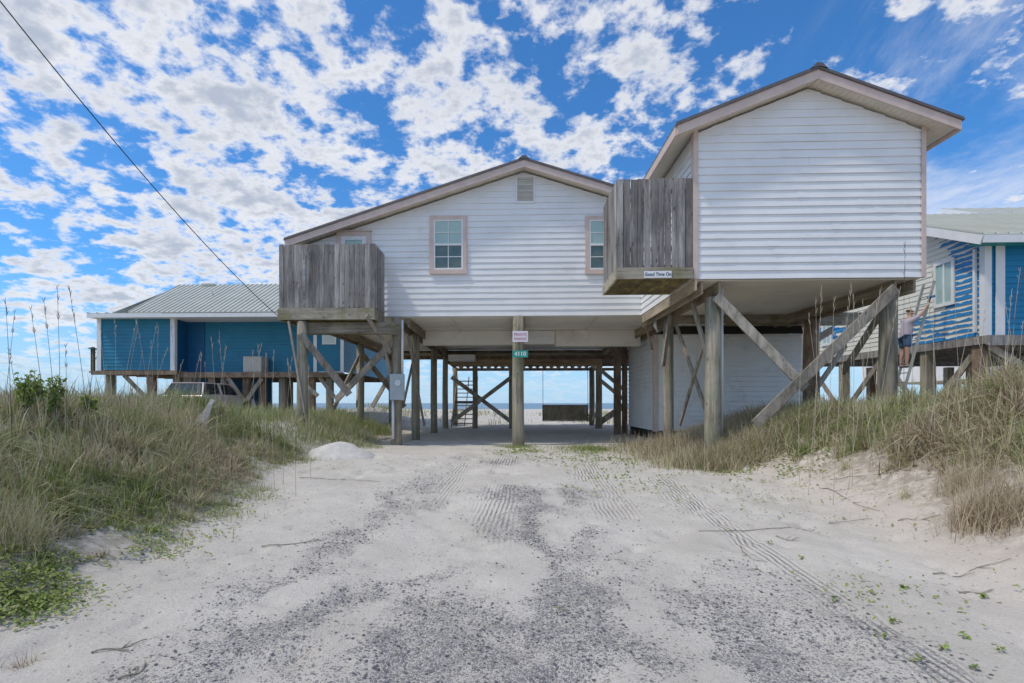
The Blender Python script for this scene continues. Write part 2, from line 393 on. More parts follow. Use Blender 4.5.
# ------------------------------------------------------------------ building helpers
def siding(mb, p0, u, n, ext, z0, z1, pitch, lap=.026, tint=None):
    """lapped boards on a vertical wall. p0 base point, u along, n outward, ext(z)->(u0,u1)"""
    p0 = Vector(p0); u = Vector(u); n = Vector(n); z = z0; up = Vector((0,0,1))
    while z < z1-.005:
        zb = min(z+pitch, z1); a0, a1 = ext(z); b0, b1 = ext(zb); zm = zb
        if b1-b0 < .02: b0 = b1 = (a0+a1)/2
        if a1-a0 < .03: break
        w = lambda uu, zz, d: (p0+u*uu+n*d)+up*(zz-p0.z)
        t = rt(.1); ns_ = max(1, int((a1-a0)/1.1)); jd = [lap+random.uniform(-.0035, .0035) for _ in range(ns_+1)]; jz = [random.uniform(-.0025, .0025) for _ in range(ns_+1)]
        vs = []; fs = []
        for k in range(ns_+1):
            f = k/ns_; ua = a0+(a1-a0)*f; ub = b0+(b1-b0)*f
            vs += [w(ua, z+jz[k], jd[k]), w(ub, zb, .002), w(ua, z+jz[k], 0)]
        for k in range(ns_): fs += [(3*k, 3*k+3, 3*k+4, 3*k+1), (3*k+2, 3*k+5, 3*k+3, 3*k)]
        mb.add(vs, fs, t)
        if a1-a0 > 2.5 and random.random() < .8:      # overlapping butt joint of two lengths
            uj = random.uniform(a0+.4, a1-.4); q_ = [w(uj, z+.003, lap+.0065), w(uj+.012, z+.003, lap+.0065), w(uj+.012, zb-.006, .0085), w(uj, zb-.006, .0085), w(uj+.26, z+.003, lap-.001), w(uj+.26, zb-.006, .001)]
            mb.add(q_, [(0,1,2,3), (1,4,5,2)], t)
        z = zb
        # rounded lower lip
        z = zb
    return mb

def chevron(mb, cx, half, zp, slope, y0, y1, thick, drop=0, mi=0):
    zt = lambda x: zp-drop-slope*abs(x-cx)
    pts = [(cx-half, zt(cx-half)), (cx, zp-drop), (cx+half, zt(cx+half))]
    vs = []
    for y in (y0, y1):
        vs += [(x, y, z) for x, z in pts]+[(x, y, z-thick) for x, z in pts]
    mb.mi = mi
    mb.add(vs, [(0,1,4,3),(1,2,5,4),(7,6,9,10),(8,7,10,11),(0,6,7,1),(1,7,8,2),(3,4,10,9),(4,5,11,10),(0,3,9,6),(2,8,11,5)])
    return mb

def gable_wall(name, cx, half, zb, zroof_peak, slope, y, yb, mat, parent, pitch):
    """front siding on plane y (facing -y) + solid core"""
    ztop = zroof_peak; ze = ztop-slope*half
    def ext(z):
        h = half if z <= ze else max(0, (ztop-z)/slope)
        return (cx-min(half, h), cx+min(half, h))
    mb = MB(); siding(mb, (0, y, zb), (1,0,0), (0,-1,0), ext, zb, ztop, pitch)
    pts = [(cx-half, zb), (cx+half, zb), (cx+half, ze), (cx, ztop), (cx-half, ze)]
    vs = [(x, y+.001, z) for x, z in pts]+[(x, y+.12, z) for x, z in pts]
    mb.add(vs, [(0,1,2,3,4), (9,8,7,6,5), (0,5,6,1), (1,6,7,2), (2,7,8,3), (3,8,9,4), (4,9,5,0)])
    return mb.build(name, mat, parent)

def pile(parent, x, y, z1, r=.15, z0=None, mat=None, square=False, w=None):
    if z0 is None: z0 = Hs(x, y)-.4
    mb = MB()
    if square: mb.box((x-w/2, y-w/2, z0), (x+w/2, y+w/2, z1), rt(.12)); o = mb.build('post', mat or M['post'], parent, bevel=.01)
    else:
        n = 5; pts = []; rs = []
        dx, dy = random.uniform(-.03,.03), random.uniform(-.03,.03)
        for i in range(n):
            k = i/(n-1); pts.append((x+dx*math.sin(k*3), y+dy*math.sin(k*2.3), z0+(z1-z0)*k)); rs.append(r*(1.06-.1*k)*random.uniform(.98,1.02))
        mb.tube(pts, rs, 14, rt(.12)); o = mb.build('post', mat or M['post'], parent, smooth=True)
    return o
def brace(parent, p, q, w=.19, t=.045, mat=None, name='brace', up=(0,0,1)):
    mb = MB(); mb.bar(p, q, t, w, rt(.2)); return mb.build(name, mat or M['brace'], parent, bevel=.004)

def window(parent, x0, x1, z0, z1, y_, sashes=True, trimw=.12):
    """window on a wall facing -y; trim is the part, frame/pane/curtain its pieces"""
    y = y_-.018; mb = MB()
    mb.box((x0, y-.055, z0), (x0+trimw, y-.001, z1)); mb.box((x1-trimw, y-.055, z0), (x1, y-.001, z1))
    mb.box((x0+trimw, y-.055, z1-trimw), (x1-trimw, y-.001, z1)); mb.box((x0-.02, y-.07, z0-.02), (x1+.02, y-.056, z0+.09)); mb.box((x0+trimw, y-.055, z0), (x1-trimw, y-.001, z0+trimw))
    w = mb.build('window', M['trim'], parent, bevel=.004)
    a0, a1, b0, b1 = x0+trimw, x1-trimw, z0+trimw, z1-trimw
    f = MB(); fw = .045; m = (b0+b1)/2
    f.box((a0, y-.045, b0), (a0+fw, y-.01, b1)); f.box((a1-fw, y-.045, b0), (a1, y-.01, b1))
    f.box((a0+fw, y-.045, b1-fw), (a1-fw, y-.01, b1)); f.box((a0+fw, y-.045, b0), (a1-fw, y-.01, b0+fw))
    f.box((a0+fw, y-.05, m-.03), (a1-fw, y-.01, m+.03))
    xm = (a0+a1)/2
    for (c0, c1, yy) in ((b0+fw, m-.03, -.028), (m+.03, b1-fw, -.035)):
        f.box((xm-.011, y+yy-.006, c0), (xm+.011, y+yy+.006, c1)); zm = (c0+c1)/2
        f.box((a0+fw, y+yy-.005, zm-.011), (xm-.012, y+yy+.005, zm+.011)); f.box((xm+.012, y+yy-.005, zm-.011), (a1-fw, y+yy+.005, zm+.011))
    f.build('frame', M['white'], w)
    g = MB(); g.box((a0+fw, y-.030, m+.03), (a1-fw, y-.027, b1-fw)); g.box((a0+fw, y-.024, b0+fw), (a1-fw, y-.021, m-.03)); g.build('pane', M['glass'], w)
    c = MB(); c.mi = 0; c.box((a0+fw, y-.018, m), (a1-fw, y-.016, b1-fw)); c.mi = 1; c.box((a0+fw, y-.018, b0+fw), (a1-fw, y-.016, m)); c.build('curtain', [M['curtain'], M['screen']], w)
    return w

def fence_run(mb, p, q, z0, z1, pw=.14, th=.02):
    p = Vector(p); q = Vector(q); d = q-p; Ln = d.length; d.normalize(); n = int(round(Ln/(pw+.004))); st = Ln/n
    nr = Vector((d.y, -d.x, 0))
    for i in range(n):
        a = p+d*(i*st+.003); b = p+d*((i+1)*st-random.uniform(.004,.012)); w = random.uniform(-.004, .008)
        h0 = z0+random.uniform(-.012, .008); h1 = z1+random.uniform(-.018, .012)
        vs = [a+nr*w, b+nr*w, b+nr*(w-th), a+nr*(w-th)]
        t0, t1 = random.uniform(-.006,.006), random.uniform(-.006,.006)
        V8 = [(v.x, v.y, h0) for v in vs]+[(v.x+d.x*t0, v.y+d.y*t0, h1) for v in vs]
        mb.add(V8, [(0,3,2,1),(4,5,6,7),(0,1,5,4),(1,2,6,5),(2,3,7,6),(3,0,4,7)], rt(.32, .52))

def text_obj(name, body, size, loc, mat, parent, rx=90, rz=0, ext=.001, sx=1):
    cu = bpy.data.curves.new(name, 'FONT'); cu.body = body; cu.size = size; cu.align_x = 'CENTER'; cu.align_y = 'CENTER'; cu.extrude = ext
    cu.offset = size*.02
    t = bpy.data.objects.new(name, cu); col.objects.link(t)
    me = bpy.data.meshes.new_from_object(t); bpy.data.objects.remove(t)
    o = bpy.data.objects.new(name, me); col.objects.link(o); me.materials.clear(); me.materials.append(mat)
    o.parent = parent; o.location = Vector(loc)-wloc(parent); o.rotation_euler = (R(rx), 0, R(rz)); o.scale = (sx, 1, 1)
    return o

# ================================================================== THE WHITE BEACH HOUSE
FB = 2.61+CZ            # underside of the floor
house = empty('beach_house', (.35, 15.6, 0), 'white vinyl sided gabled beach house raised on wooden piles over a carport', 'house')
MY = 15.6; MB_ = 25.4   # front and back planes of the main block
mcx, mhalf = .35, 6.65; mpk, msl, mov = 7.15+CZ, .32, 7.08
wcx, whalf = 6.19, 2.34; wpk, wsl, wov = 6.80+CZ, .385, 2.82; WY = 11.1
# main block
gable_wall('front_wall', mcx, mhalf, FB, mpk-.24, msl, MY, MB_, M['siding'], house, .178)
mb = MB()
ze = mpk-.24-msl*mhalf
siding(mb, (mcx-mhalf, MB_, FB), (0,-1,0), (-1,0,0), lambda z: (0, MB_-MY), FB, ze, .178)
mb.box((mcx-mhalf+.001, MY+.121, FB), (mcx-mhalf+.12, MB_, ze)); mb.box((mcx+mhalf-.12, MY+.121, FB), (mcx+mhalf, MB_, ze))
mb.box((mcx-mhalf+.121, MB_-.12, FB), (mcx+mhalf-.121, MB_, ze))
mb.build('side_wall', M['siding'], house)
# roof, fascia, soffit
def roof(cx, half, pk, sl, y0, y1, parent, fas=.2):
    mb = MB(); chevron(mb, cx, half+.03, pk, sl, y0-.035, y1, .045)
    n = int((y1-y0)/.3)
    for i in range(n):
        y = y0+i*.3
        for s in (-1, 1):
            mb.bar((cx+s*.05, y, pk+.012-sl*.05), (cx+s*(half+.02), y, pk+.012-sl*(half+.02)), .03, .03)
    # ridge cap
    vs = []
    for y in (y0-.05, y1): vs += [(cx-.17, y, pk+.015-sl*.17), (cx-.05, y, pk+.062), (cx+.05, y, pk+.062), (cx+.17, y, pk+.015-sl*.17), (cx, y, pk-.01)]
    mb.add(vs, [(0,1,2,3,4), (9,8,7,6,5), (0,5,6,1), (1,6,7,2), (2,7,8,3)])
    r = mb.build('roof', M['roofm'], parent)
    mb = MB(); chevron(mb, cx, half-.001, pk, sl, y0, y0+.03, fas, .047)
    for s in (-1, 1):   # eave fascia boards
        x = cx+s*half; z = pk-sl*half
        mb.box((x-.001 if s > 0 else x-.028, y0+.031, z-.047-fas), (x+.028 if s > 0 else x+.001, y1, z-.05))
    mb.build('fascia', M['trim'], r)
    mb = MB(); chevron(mb, cx, half-.03, pk, sl, y0+.031, y1-.03, .12, .05)
    # ribs of the vented soffit panels
    k = int(half/.11)
    for i in range(k):
        for s in (-1, 1):
            xx = cx+s*(i+.5)*.11
            if y1-y0 > .5: mb.bar((xx, y0+.04, pk-.05-.12-sl*abs(xx-cx)-.004), (xx, y0+.42, pk-.05-.12-sl*abs(xx-cx)-.004), .02, .014)
    mb.build('soffit', M['soffit'], r)
    return r
roof(mcx, mov, mpk, msl, MY-.4, MB_+.3, house)
roof(wcx, wov, wpk, wsl, WY-.36, MY+3.2, house, .19)
# gable vent
a = at(515.5, 203.5, MY); b = at(535, 176, MY)
mb = MB(); mb.box((a.x, MY-.05, a.z), (a.x+.05, MY-.002, b.z)); mb.box((b.x-.05, MY-.05, a.z), (b.x, MY-.002, b.z)); mb.box((a.x+.05, MY-.05, b.z-.05), (b.x-.05, MY-.002, b.z)); mb.box((a.x+.05, MY-.05, a.z), (b.x-.05, MY-.002, a.z+.05))
v = mb.build('gable_vent', M['white'], house)
mb = MB(); n = 11
for i in range(n):
    z = a.z+.06+(b.z-a.z-.12)*i/n; mb.bar((a.x+.05, MY-.03, z+.02), (b.x-.05, MY-.03, z+.02), .012, .06, up=(0,-.7,.7))
mb.build('louvre', M['vent'], v)
# windows
for x0, x1 in ((430, 467), (585, 622)):
    a = at(x0, 274, MY); b = at(x1, 216, MY); window(house, a.x, b.x, a.z, b.z, MY)
# door behind the left balcony
a = at(337, 300, MY); b = at(371, 232, MY)
MYs = MY; MY = MY-.02
mb = MB(); x0, x1 = a.x, b.x; zt = b.z
mb.box((x0, MY-.06, FB+.1), (x0+.13, MY-.002, zt)); mb.box((x1-.13, MY-.06, FB+.1), (x1, MY-.002, zt)); mb.box((x0+.13, MY-.06, zt-.13), (x1-.13, MY-.002, zt)); mb.box((x0-.04, MY-.085, zt-.003), (x1+.04, MY-.002, zt+.03))
d = mb.build('door', M['trim'], house, bevel=.004)
mb = MB(); mb.box((x0+.13, MY-.04, FB+.1), (x0+.26, MY-.004, zt-.13)); mb.box((x1-.26, MY-.04, FB+.1), (x1-.13, MY-.004, zt-.13)); mb.box((x0+.26, MY-.04, zt-.25), (x1-.26, MY-.004, zt-.13)); mb.box((x0+.26, MY-.04, FB+.1), (x1-.26, MY-.004, FB+.9))
mb.build('door_leaf', M['white'], d)
mb = MB(); mb.box((x0+.26, MY-.022, FB+.9), (x1-.26, MY-.018, zt-.25)); mb.build('pane', M['glass'], d)
mb = MB(); mb.box((x0+.26, MY-.014, FB+.9), (x1-.26, MY-.012, zt-.25)); mb.build('curtain', M['curtain'], d)

MY = MYs
# wing
gable_wall('wing_wall', wcx, whalf, FB, wpk-.23, wsl, WY, MY, M['siding'], house, .168)
ze = wpk-.2-wsl*whalf-.03
mb = MB()
siding(mb, (wcx-whalf, MY-.02, FB), (0,-1,0), (-1,0,0), lambda z: (0, MY-WY-.14), FB, ze, .168)
mb.box((wcx-whalf+.001, WY+.121, FB), (wcx-whalf+.12, MY-.02, ze)); mb.build('wing_side_wall', M['siding'], house); mb = MB()
mb.box((wcx+whalf-.12, WY+.121, FB), (wcx+whalf-.001, MY-.02, ze))
siding(mb, (wcx+whalf, WY+.14, FB), (0,1,0), (1,0,0), lambda z: (0, MY-WY-.16), FB, ze, .168)
mb.build('wing_side_wall', M['siding'], house)
mb = MB()
for s in (-1, 1):
    x = wcx+s*whalf
    mb.box((x-.045-.012*s, WY-.045, FB), (x+.045-.012*s, WY-.0285, ze+.06))
    mb.box((min(x+s*.0285, x+s*.044), WY-.0283, FB), (max(x+s*.0285, x+s*.044), WY+.1, ze+.0))
    mb.build('corner_trim', M['trim'], house); mb = MB()
# wing floor underside
mb = MB(); z = FB-.012
for j in range(4):
    y0 = WY+.05+j*1.1; mb.box((wcx-whalf+.03, y0, z-.012), (wcx, y0+1.09, z), rt()); mb.box((wcx+.006, y0, z-.012), (wcx+whalf-.03, y0+1.09, z), rt())
mb.build('wing_ceiling', M['ceiling'], house)
# glazed wing door beside the right balcony (side wall, facing left)
XW = wcx-whalf
mb = MB(); y0, y1 = 11.45, 12.45; zt = FB+2.28
mb.box((XW-.06, y0, FB+.1), (XW-.02, y0+.12, zt)); mb.box((XW-.06, y1-.12, FB+.1), (XW-.02, y1, zt)); mb.box((XW-.06, y0+.12, zt-.12), (XW-.02, y1-.12, zt))
d = mb.build('door', M['trim'], house)
mb = MB(); mb.box((XW-.03, y0+.13, FB+1.0), (XW-.026, y1-.13, zt-.13)); mb.build('pane', M['glass'], d)
mb = MB(); mb.box((XW-.024, y0+.12, FB+.1), (XW-.018, y1-.12, zt-.12)); mb.build('door_leaf', M['white'], d)

# underside of the main block
mb = MB(); z = FB-.012
for i in range(6):
    for j in range(4):
        x0 = mcx-mhalf+.05+i*2.21; y0 = MY+.03+j*2.44
        mb.box((x0, y0, z-.012), (x0+2.2, y0+2.43, z), rt(.3))
mb.build('ceiling', M['ceiling'], house)
mb = MB()   # seam battens
for j in range(1, 4): mb.box((mcx-mhalf+.05, MY+.03+j*2.44-.03, z-.03), (mcx+mhalf-.05, MY+.03+j*2.44+.03, z-.0125))
for i in range(1, 6): mb.box((mcx-mhalf+.05+i*2.21-.02, MY+.03, z-.04), (mcx-mhalf+.05+i*2.21+.01, MB_-.1, z-.031))
mb.build('ceiling_batten', M['ceiling'], house)
# boxed cross beams
YB = 18.6
mb = MB(); mb.box((-3.2, YB, FB-.52), (.12, YB+.35, FB-.03)); mb.build('boxed_beam', M['ceiling'], house)
mb = MB(); mb.box((1.55, YB, FB-.58), (4.55, YB+.35, FB-.03)); mb.build('boxed_beam', M['ceiling'], house)
mb = MB(); siding(mb, (.12, YB, FB-.5), (1,0,0), (0,-1,0), lambda z: (0.3, 1.4), FB-.5, FB-.06, .11, .02); mb.box((.42, YB+.001, FB-.5), (1.52, YB+.1, FB-.04)); mb.build('soffit_panel', M['siding_low'], house)
# long beams over the pile rows
rows = [-5.95, -3.3, .2, 4.55]
for x in rows:
    for s in (-1, 1):
        xx = x+s*.17
        if x == .2: mb = MB(); mb.box((xx-.025, 15.66, FB-.30), (xx+.025, 18.55, FB-.045), rt(.2)); mb.build('beam', M['beam_y'], house, bevel=.004); mb = MB(); mb.box((xx-.025, 19.0, FB-.30), (xx+.025, 26.0, FB-.045), rt(.2)); mb.build('beam', M['beam_y'], house, bevel=.004)
        else:
            mb = MB(); mb.box((xx-.025, 15.66, FB-.32), (xx+.025, 26.0, FB-.045), rt(.2)); mb.build('beam', M['beam_y'], house, bevel=.004)
# piles of the main block
def knee(x, y, ztop, dirx=0, diry=0, l=.9):
    brace(house, (x+dirx*.1, y+diry*.1, ztop-l), (x+dirx*l*.8, y+diry*l*.8, ztop), .13, .045)
for y in (17.75, 22.0, 25.8):
    pile(house, -3.3, y, FB-.05, .14)
    knee(-3.3, y, FB-.33, 0, 1, .9); knee(-3.3, y, FB-.33, 0, -1, .8)
pile(house, .2, 15.5, FB-.03, .172)
pile(house, .02, 25.8, FB-.05, .15)
pile(house, -1.85, 25.9, FB-.3, .13)
pile(house, 4.28, 25.9, FB-.05, .16); pile(house, 4.45, 29.2, FB-.6, .15); pile(house, -3.2, 29.2, FB-.6, .13)
for y in (14.55, 20.2, 25.6): pile(house, -5.95, y, FB-.05 if y > 15 else FB-.3, .15)
pile(house, -3.45, 15.45, FB-.05, .15)      # carries the electric meter
for x, y, w in ((4.28, 21.3, .26), (4.62, 21.5, .2)): pile(house, x, y, FB-.32, w=w, square=True, mat=M['brown'])
# braces back bay
brace(house, (-3.0, 25.7, 2.55), (0, 25.7, .3), .2, .045, up=(0,1,0)); brace(house, (0, 25.62, 2.55), (-3.0, 25.62, .3), .2, .045, up=(0,1,0))
brace(house, (4.45, 29.0, .3), (4.45, 26.1, 1.2), .2, .045); brace(house, (4.4, 26.0, 2.9), (5.7, 27.0, 2.0), .2, .045); brace(house, (4.4, 26.1, 2.4), (5.7, 27.1, 1.5), .2, .045); brace(house, (4.3, 26.0, .25), (5.6, 25.7, 1.2), .3, .045)
# braces at the left under the balcony
brace(house, (-5.95, 14.4, 3.2), (-4.7, 14.9, 1.5), .2, .05); brace(house, (-3.45, 15.3, 3.15), (-5.75, 16.8, 1.35), .22, .05)
brace(house, (-6.25, 14.35, 3.55), (-5.8, 14.45, .8), .07, .05)
brace(house, (-5.9, 20.0, 3.1), (-5.0, 16.6, 1.2), .2, .05); brace(house, (-5.95, 17.2, 1.1), (-5.95, 20.1, 3.1), .2, .05)
brace(house, (-4.05, 14.35, 3.7), (-3.6, 15.3, 2.75), .12, .05); brace(house, (-3.75, 15.1, 3.0), (-3.5, 15.5, 1.4), .1, .04)
brace(house, (-3.15, 15.7, 3.3), (-2.95, 17.4, .5), .12, .045); brace(house, (-3.3, 17.5, 2.9), (-3.3, 15.7, 1.2), .14, .045)
brace(house, (-5.9, 20.3, 3.2), (-4.4, 21.2, 1.1), .2, .05); brace(house, (-4.3, 20.3, 3.2), (-5.8, 21.4, 1.1), .2, .05)
# back porch seen through the carport: joists with a scalloped valance
mb = MB()
for k in range(5): mb.box((-3.3, 26.15+k*.55, FB-.62), (7, 26.2+k*.55, FB-.36), rt(.2))
mb.box((-3.3, 26.1, FB-.35), (7, 29.6, FB-.3), .4)
pr = mb.build('back_porch', M['brown'], house)
mb = MB(); x = -3.0; y = 25.42
while x < 4.3:
    if not (-.2 < x < .1):
        w = .33; pts = [(x, FB-.76)]+[(x+w*k/8, FB-.76-.17*math.sin(math.pi*k/8)-.02*math.sin(x*9)) for k in range(1, 8)]+[(x+w, FB-.76)]
        vs = [(px, y, pz) for px, pz in pts]+[(px, y+.03, pz) for px, pz in pts]; n = len(pts)
        mb.add(vs, [tuple(range(n)), tuple(range(2*n-1, n-1, -1))]+[(i, i+n, i+1+n, i+1) for i in range(n-1)], rt(.25))
    x += .34
mb.box((-3.0, y, FB-.759), (4.3, y+.03, FB-.48), .6)
mb.build('scalloped_valance', M['valance'], pr)
mb = MB(); mb.box((-6.3, y-.06, FB-.479), (7.0, y-.01, FB-.03), .4); mb.build('back_header', M['brown'], pr)
mb = MB(); mb.box((-6.3, y-.12, FB-.30), (7.0, y-.065, FB-.17), .7); mb.build('header_ledger', M['beam_x'], pr)
mb = MB(); mb.box((-3.4, 29.6, FB-.78), (7, 29.66, FB-.62)); mb.build('porch_rail', M['picket'], pr)
mb = MB(); mb.box((-3.0, 24.4, FB-.6), (-1.75, 25.3, FB-.33)); mb.build('duct_box', M['siding_low'], house)
# stairs at the back left of the carport
mb = MB()
for k in range(11): mb.box((-3.0, 26.3+k*.24, .2+k*.225), (-1.95, 26.56+k*.24, .245+k*.225), rt())
st = mb.build('staircase', M['brown'], house)
for x in (-3.05, -1.92, -2.4): 
    mb = MB(); mb.bar((x, 26.2, .1), (x, 29.0, 2.7), .045, .2 if x != -2.4 else .06); mb.build('stringer', M['brace'], st)
mb = MB(); mb.bar((-2.9, 26.2, 1.3), (-1.95, 26.2, 1.3), .05, .12); mb.build('handrail', M['brown'], st)

# storage room under the house
RX0 = at(655, 403, 17.7).x; RY0, RY1 = 17.7, 21.6; RX1 = 9.9
mb = MB()
siding(mb, (RX0, RY1, .33), (0,-1,0), (-1,0,0), lambda z: (0, RY1-RY0), .33, FB-.05, .165, .04)
siding(mb, (RX0, RY0, .33), (1,0,0), (0,-1,0), lambda z: (0, RX1-RX0), .33, FB-.30, .165, .04)
mb.box((RX0+.001, RY0+.001, .33), (RX1, RY1, FB-.32))
sr = mb.build('storage_room', M['siding_low'], house)
mb = MB(); mb.box((RX0-.055, RY0-.055, .3), (RX0+.09, RY0-.043, FB-.34)); mb.box((RX0-.055, RY0-.0425, .3), (RX0-.043, RY0+.09, FB-.34)); mb.build('corner_trim', M['trim'], sr)
mb = MB(); mb.box((RX1-.06, RY0-.055, .3), (RX1+.05, RY0-.043, FB-.34)); mb.build('corner_trim', M['trim'], sr)
mb = MB(); mb.box((RX0+.05, RY0+.05, 0), (RX1-.05, RY1, .31)); mb.build('gap_shade_block', M['dark'], sr)  # solid near black block, paints the shade of the gap under the room
mb = MB(); mb.box((RX0+.3, RY0-.02, FB-.29), (RX1, RY0+.05, FB-.05)); mb.build('gap_shade_strip', M['dark'], sr)  # dark strip over the room: the gap's shade put into its colour

# wing piles, beams and braces
XA = 4.2; XC = 8.25
pile(house, at(668.5,403,14.5).x, 14.5, FB-.33, .14); pile(house, at(712.5,403,11.45).x, 11.45, FB-.33, .17)
pile(house, at(888,403,11.45).x, 11.45, FB-.33, .175); pile(house, 8.25, 14.6, FB-.33, .2, mat=M['brown'])
for x in (4.03, 4.4, 8.03, 8.42):
    mb = MB(); mb.box((x-.025, WY+.08, FB-.30), (x+.025, 16.2, FB-.03), rt(.2)); mb.build('beam', M['beam_y'], house, bevel=.004)
mb = MB(); mb.bar((3.86, WY-.05, FB-.13), (3.86, 15.5, FB-.13), .045, .24); mb.build('rim_board', M['tan'], house, bevel=.004)
mb = MB(); mb.box((4.45, 15.45, FB-.28), (8.0, 15.5, FB-.03), rt()); mb.build('joist', M['beam_x'], house)
mb = MB(); mb.box((7.02, 15.62, FB-.04), (10.3, 25.3, FB+.05)); mb.box((7.02, 15.62, FB-.33), (10.3, 15.67, FB-.041)); mb.build('side_deck', M['beam_x'], house)
def bpx(p, q, Y0, Y1, w, **k): brace(house, at(*p, Y0), at(*q, Y1), w, .05, **k)
bpx((716, 296), (806, 388), 11.2, 11.2, .21, up=(0,1,0)); bpx((896, 288), (755, 425), 11.1, 11.14, .22, up=(0,1,0))
bpx((893, 294), (843, 372), 11.6, 14.2, .2)
bpx((671, 310), (663, 366), 14.2, 14.0, .13); bpx((675, 322), (706, 410), 14.3, 11.8, .13); bpx((703, 346), (680, 424), 11.75, 14.2, .13)
bpx((690, 294), (708, 358), 12.4, 11.5, .13); bpx((646, 325), (652, 350), 17.0, 17.3, .1)
bpx((806, 345), (832, 330), 14.6, 15.8, .2); bpx((812, 395), (846, 345), 14.6, 15.6, .16)

# ---- balconies
def balcony(x0, x1, y0, y1, zb, zt, rim, side_left=True):
    mb = MB(); nj = int((x1-x0)/.14)
    n = int((y1-y0)/.145)
    for i in range(n): mb.box((x0+.01, y0+.03+i*.145, zb+.03), (x1-.01, y0+.03+i*.145+.138, zb+.065), rt())
    fl = mb.build('balcony', M['beam_x'], house)
    mb = MB(); fence_run(mb, (x0, y0, 0), (x1, y0, 0), zb-.0, zt)
    fence_run(mb, (x0, y1, 0), (x0, y0+.03, 0), zb, zt)
    mb2 = mb
    if not side_left: fence_run(mb, (x1, y0+.03, 0), (x1, y1, 0), zb, zt)
    mb.build('privacy_fence', M['picket'], fl)
    mb = MB()
    for zz in (zb+.35, zt-.3): mb.box((x0+.03, y0+.025, zz), (x1-.03, y0+.06, zz+.09)); mb.box((x0+.025, y0+.061, zz), (x0+.06, y1, zz+.09))
    for xx in (x0+.07, x1-.12): mb.box((xx, y0+.062, zb+.07), (xx+.09, y0+.15, zt-.05))
    mb.build('fence_rail', M['picket'], fl)
    mb = MB(); mb.box((x0-.02, y0-.05, zb-rim), (x1+.0, y0-.008, zb-.012), .6); mb.box((x0-.02, y0-.007, zb-rim), (x0+.025, y1, zb-.012), .8)
    mb.box((x1-.045, y0-.007, zb-rim), (x1, y1, zb-.012), .6)
    mb.build('rim_board', M['beam_x'], fl, bevel=.004)
    mb = MB(); k = 0; x = x0+.3
    while x < x1-.1: mb.box((x, y0+.0, zb-rim+.02), (x+.04, y1, zb+.028), rt(.25, .4)); x += .4
    mb.build('floor_joist', M['beam_y'], fl)
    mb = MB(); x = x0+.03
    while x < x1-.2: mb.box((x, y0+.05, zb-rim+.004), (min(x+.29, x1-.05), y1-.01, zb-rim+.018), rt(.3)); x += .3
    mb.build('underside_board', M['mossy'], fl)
    return fl
lb = balcony(at(279,300,14.46).x, at(375,300,14.46).x, 14.46, 15.55, 2.68+CZ, 4.47+CZ, .34, side_left=False)
mb = MB(); mb.box((-5.95, 14.7, FB-.62), (-3.3, 14.78, FB-.3), .45); mb.box((-5.95, 15.1, FB-.6), (-3.3, 15.18, FB-.3), .4); mb.build('under_beam', M['beam_x'], lb, bevel=.004)
rb = balcony(at(616.5,230,11.1).x, XW-.05, 11.08, 12.7, 2.86+CZ, 4.73+CZ, .25)

# ------------------------------------------------------------------ things fixed to the house
def text_mat(n, c): return simple(n, c, .6)
# pink and white notice on the centre pile
p0 = at(512.5, 342, 15.27); p1 = at(528, 331, 15.27)
sg = empty('notice_sign', ((p0.x+p1.x)/2, 15.27, p0.z), 'small white notice with pink lettering at the top of the centre carport pile', 'sign')
mb = MB(); mb.box((p0.x, 15.265, p0.z), (p1.x, 15.275, p1.z)); mb.build('sign_board', simple('sign_white', (.8,.77,.79), .5), sg, bevel=.002)
PK = simple('sign_pink', (.62,.22,.36), .6)
zc = (p0.z+p1.z)/2; xc = (p0.x+p1.x)/2
text_obj('lettering', 'PRIVATE', .115, (xc, 15.262, zc+.055), PK, sg, sx=.85)
text_obj('lettering', 'PARKING', .10, (xc, 15.262, zc-.07), PK, sg, sx=.85)
p0 = at(512.5, 357.5, 15.27); p1 = at(528, 350.5, 15.27)
sg = empty('house_number_sign', ((p0.x+p1.x)/2, 15.27, p0.z), 'small green house number plate reading 4110 on the centre carport pile', 'sign')
mb = MB(); mb.box((p0.x, 15.265, p0.z), (p1.x, 15.275, p1.z)); mb.build('sign_board', simple('sign_green', (.02,.33,.27), .4), sg, bevel=.002)
text_obj('lettering', '4110', .17, ((p0.x+p1.x)/2, 15.262, (p0.z+p1.z)/2), simple('sign_lettering_white', (.8,.85,.82), .5), sg)
p0 = at(644, 278, 11.02); p1 = at(671.5, 271, 11.02)
sg = empty('name_sign', ((p0.x+p1.x)/2, 11.02, p0.z), 'narrow white name board with dark lettering on the rim of the right balcony', 'sign')
mb = MB(); mb.box((p0.x, 11.005, p0.z), (p1.x, 11.025, p1.z)); mb.build('sign_board', simple('name_sign_white', (.8,.8,.8), .5), sg, bevel=.002)
text_obj('lettering', 'Good Time On', .098, ((p0.x+p1.x)/2, 11.002, (p0.z+p1.z)/2), simple('name_lettering', (.05,.08,.12), .5), sg, sx=.9)

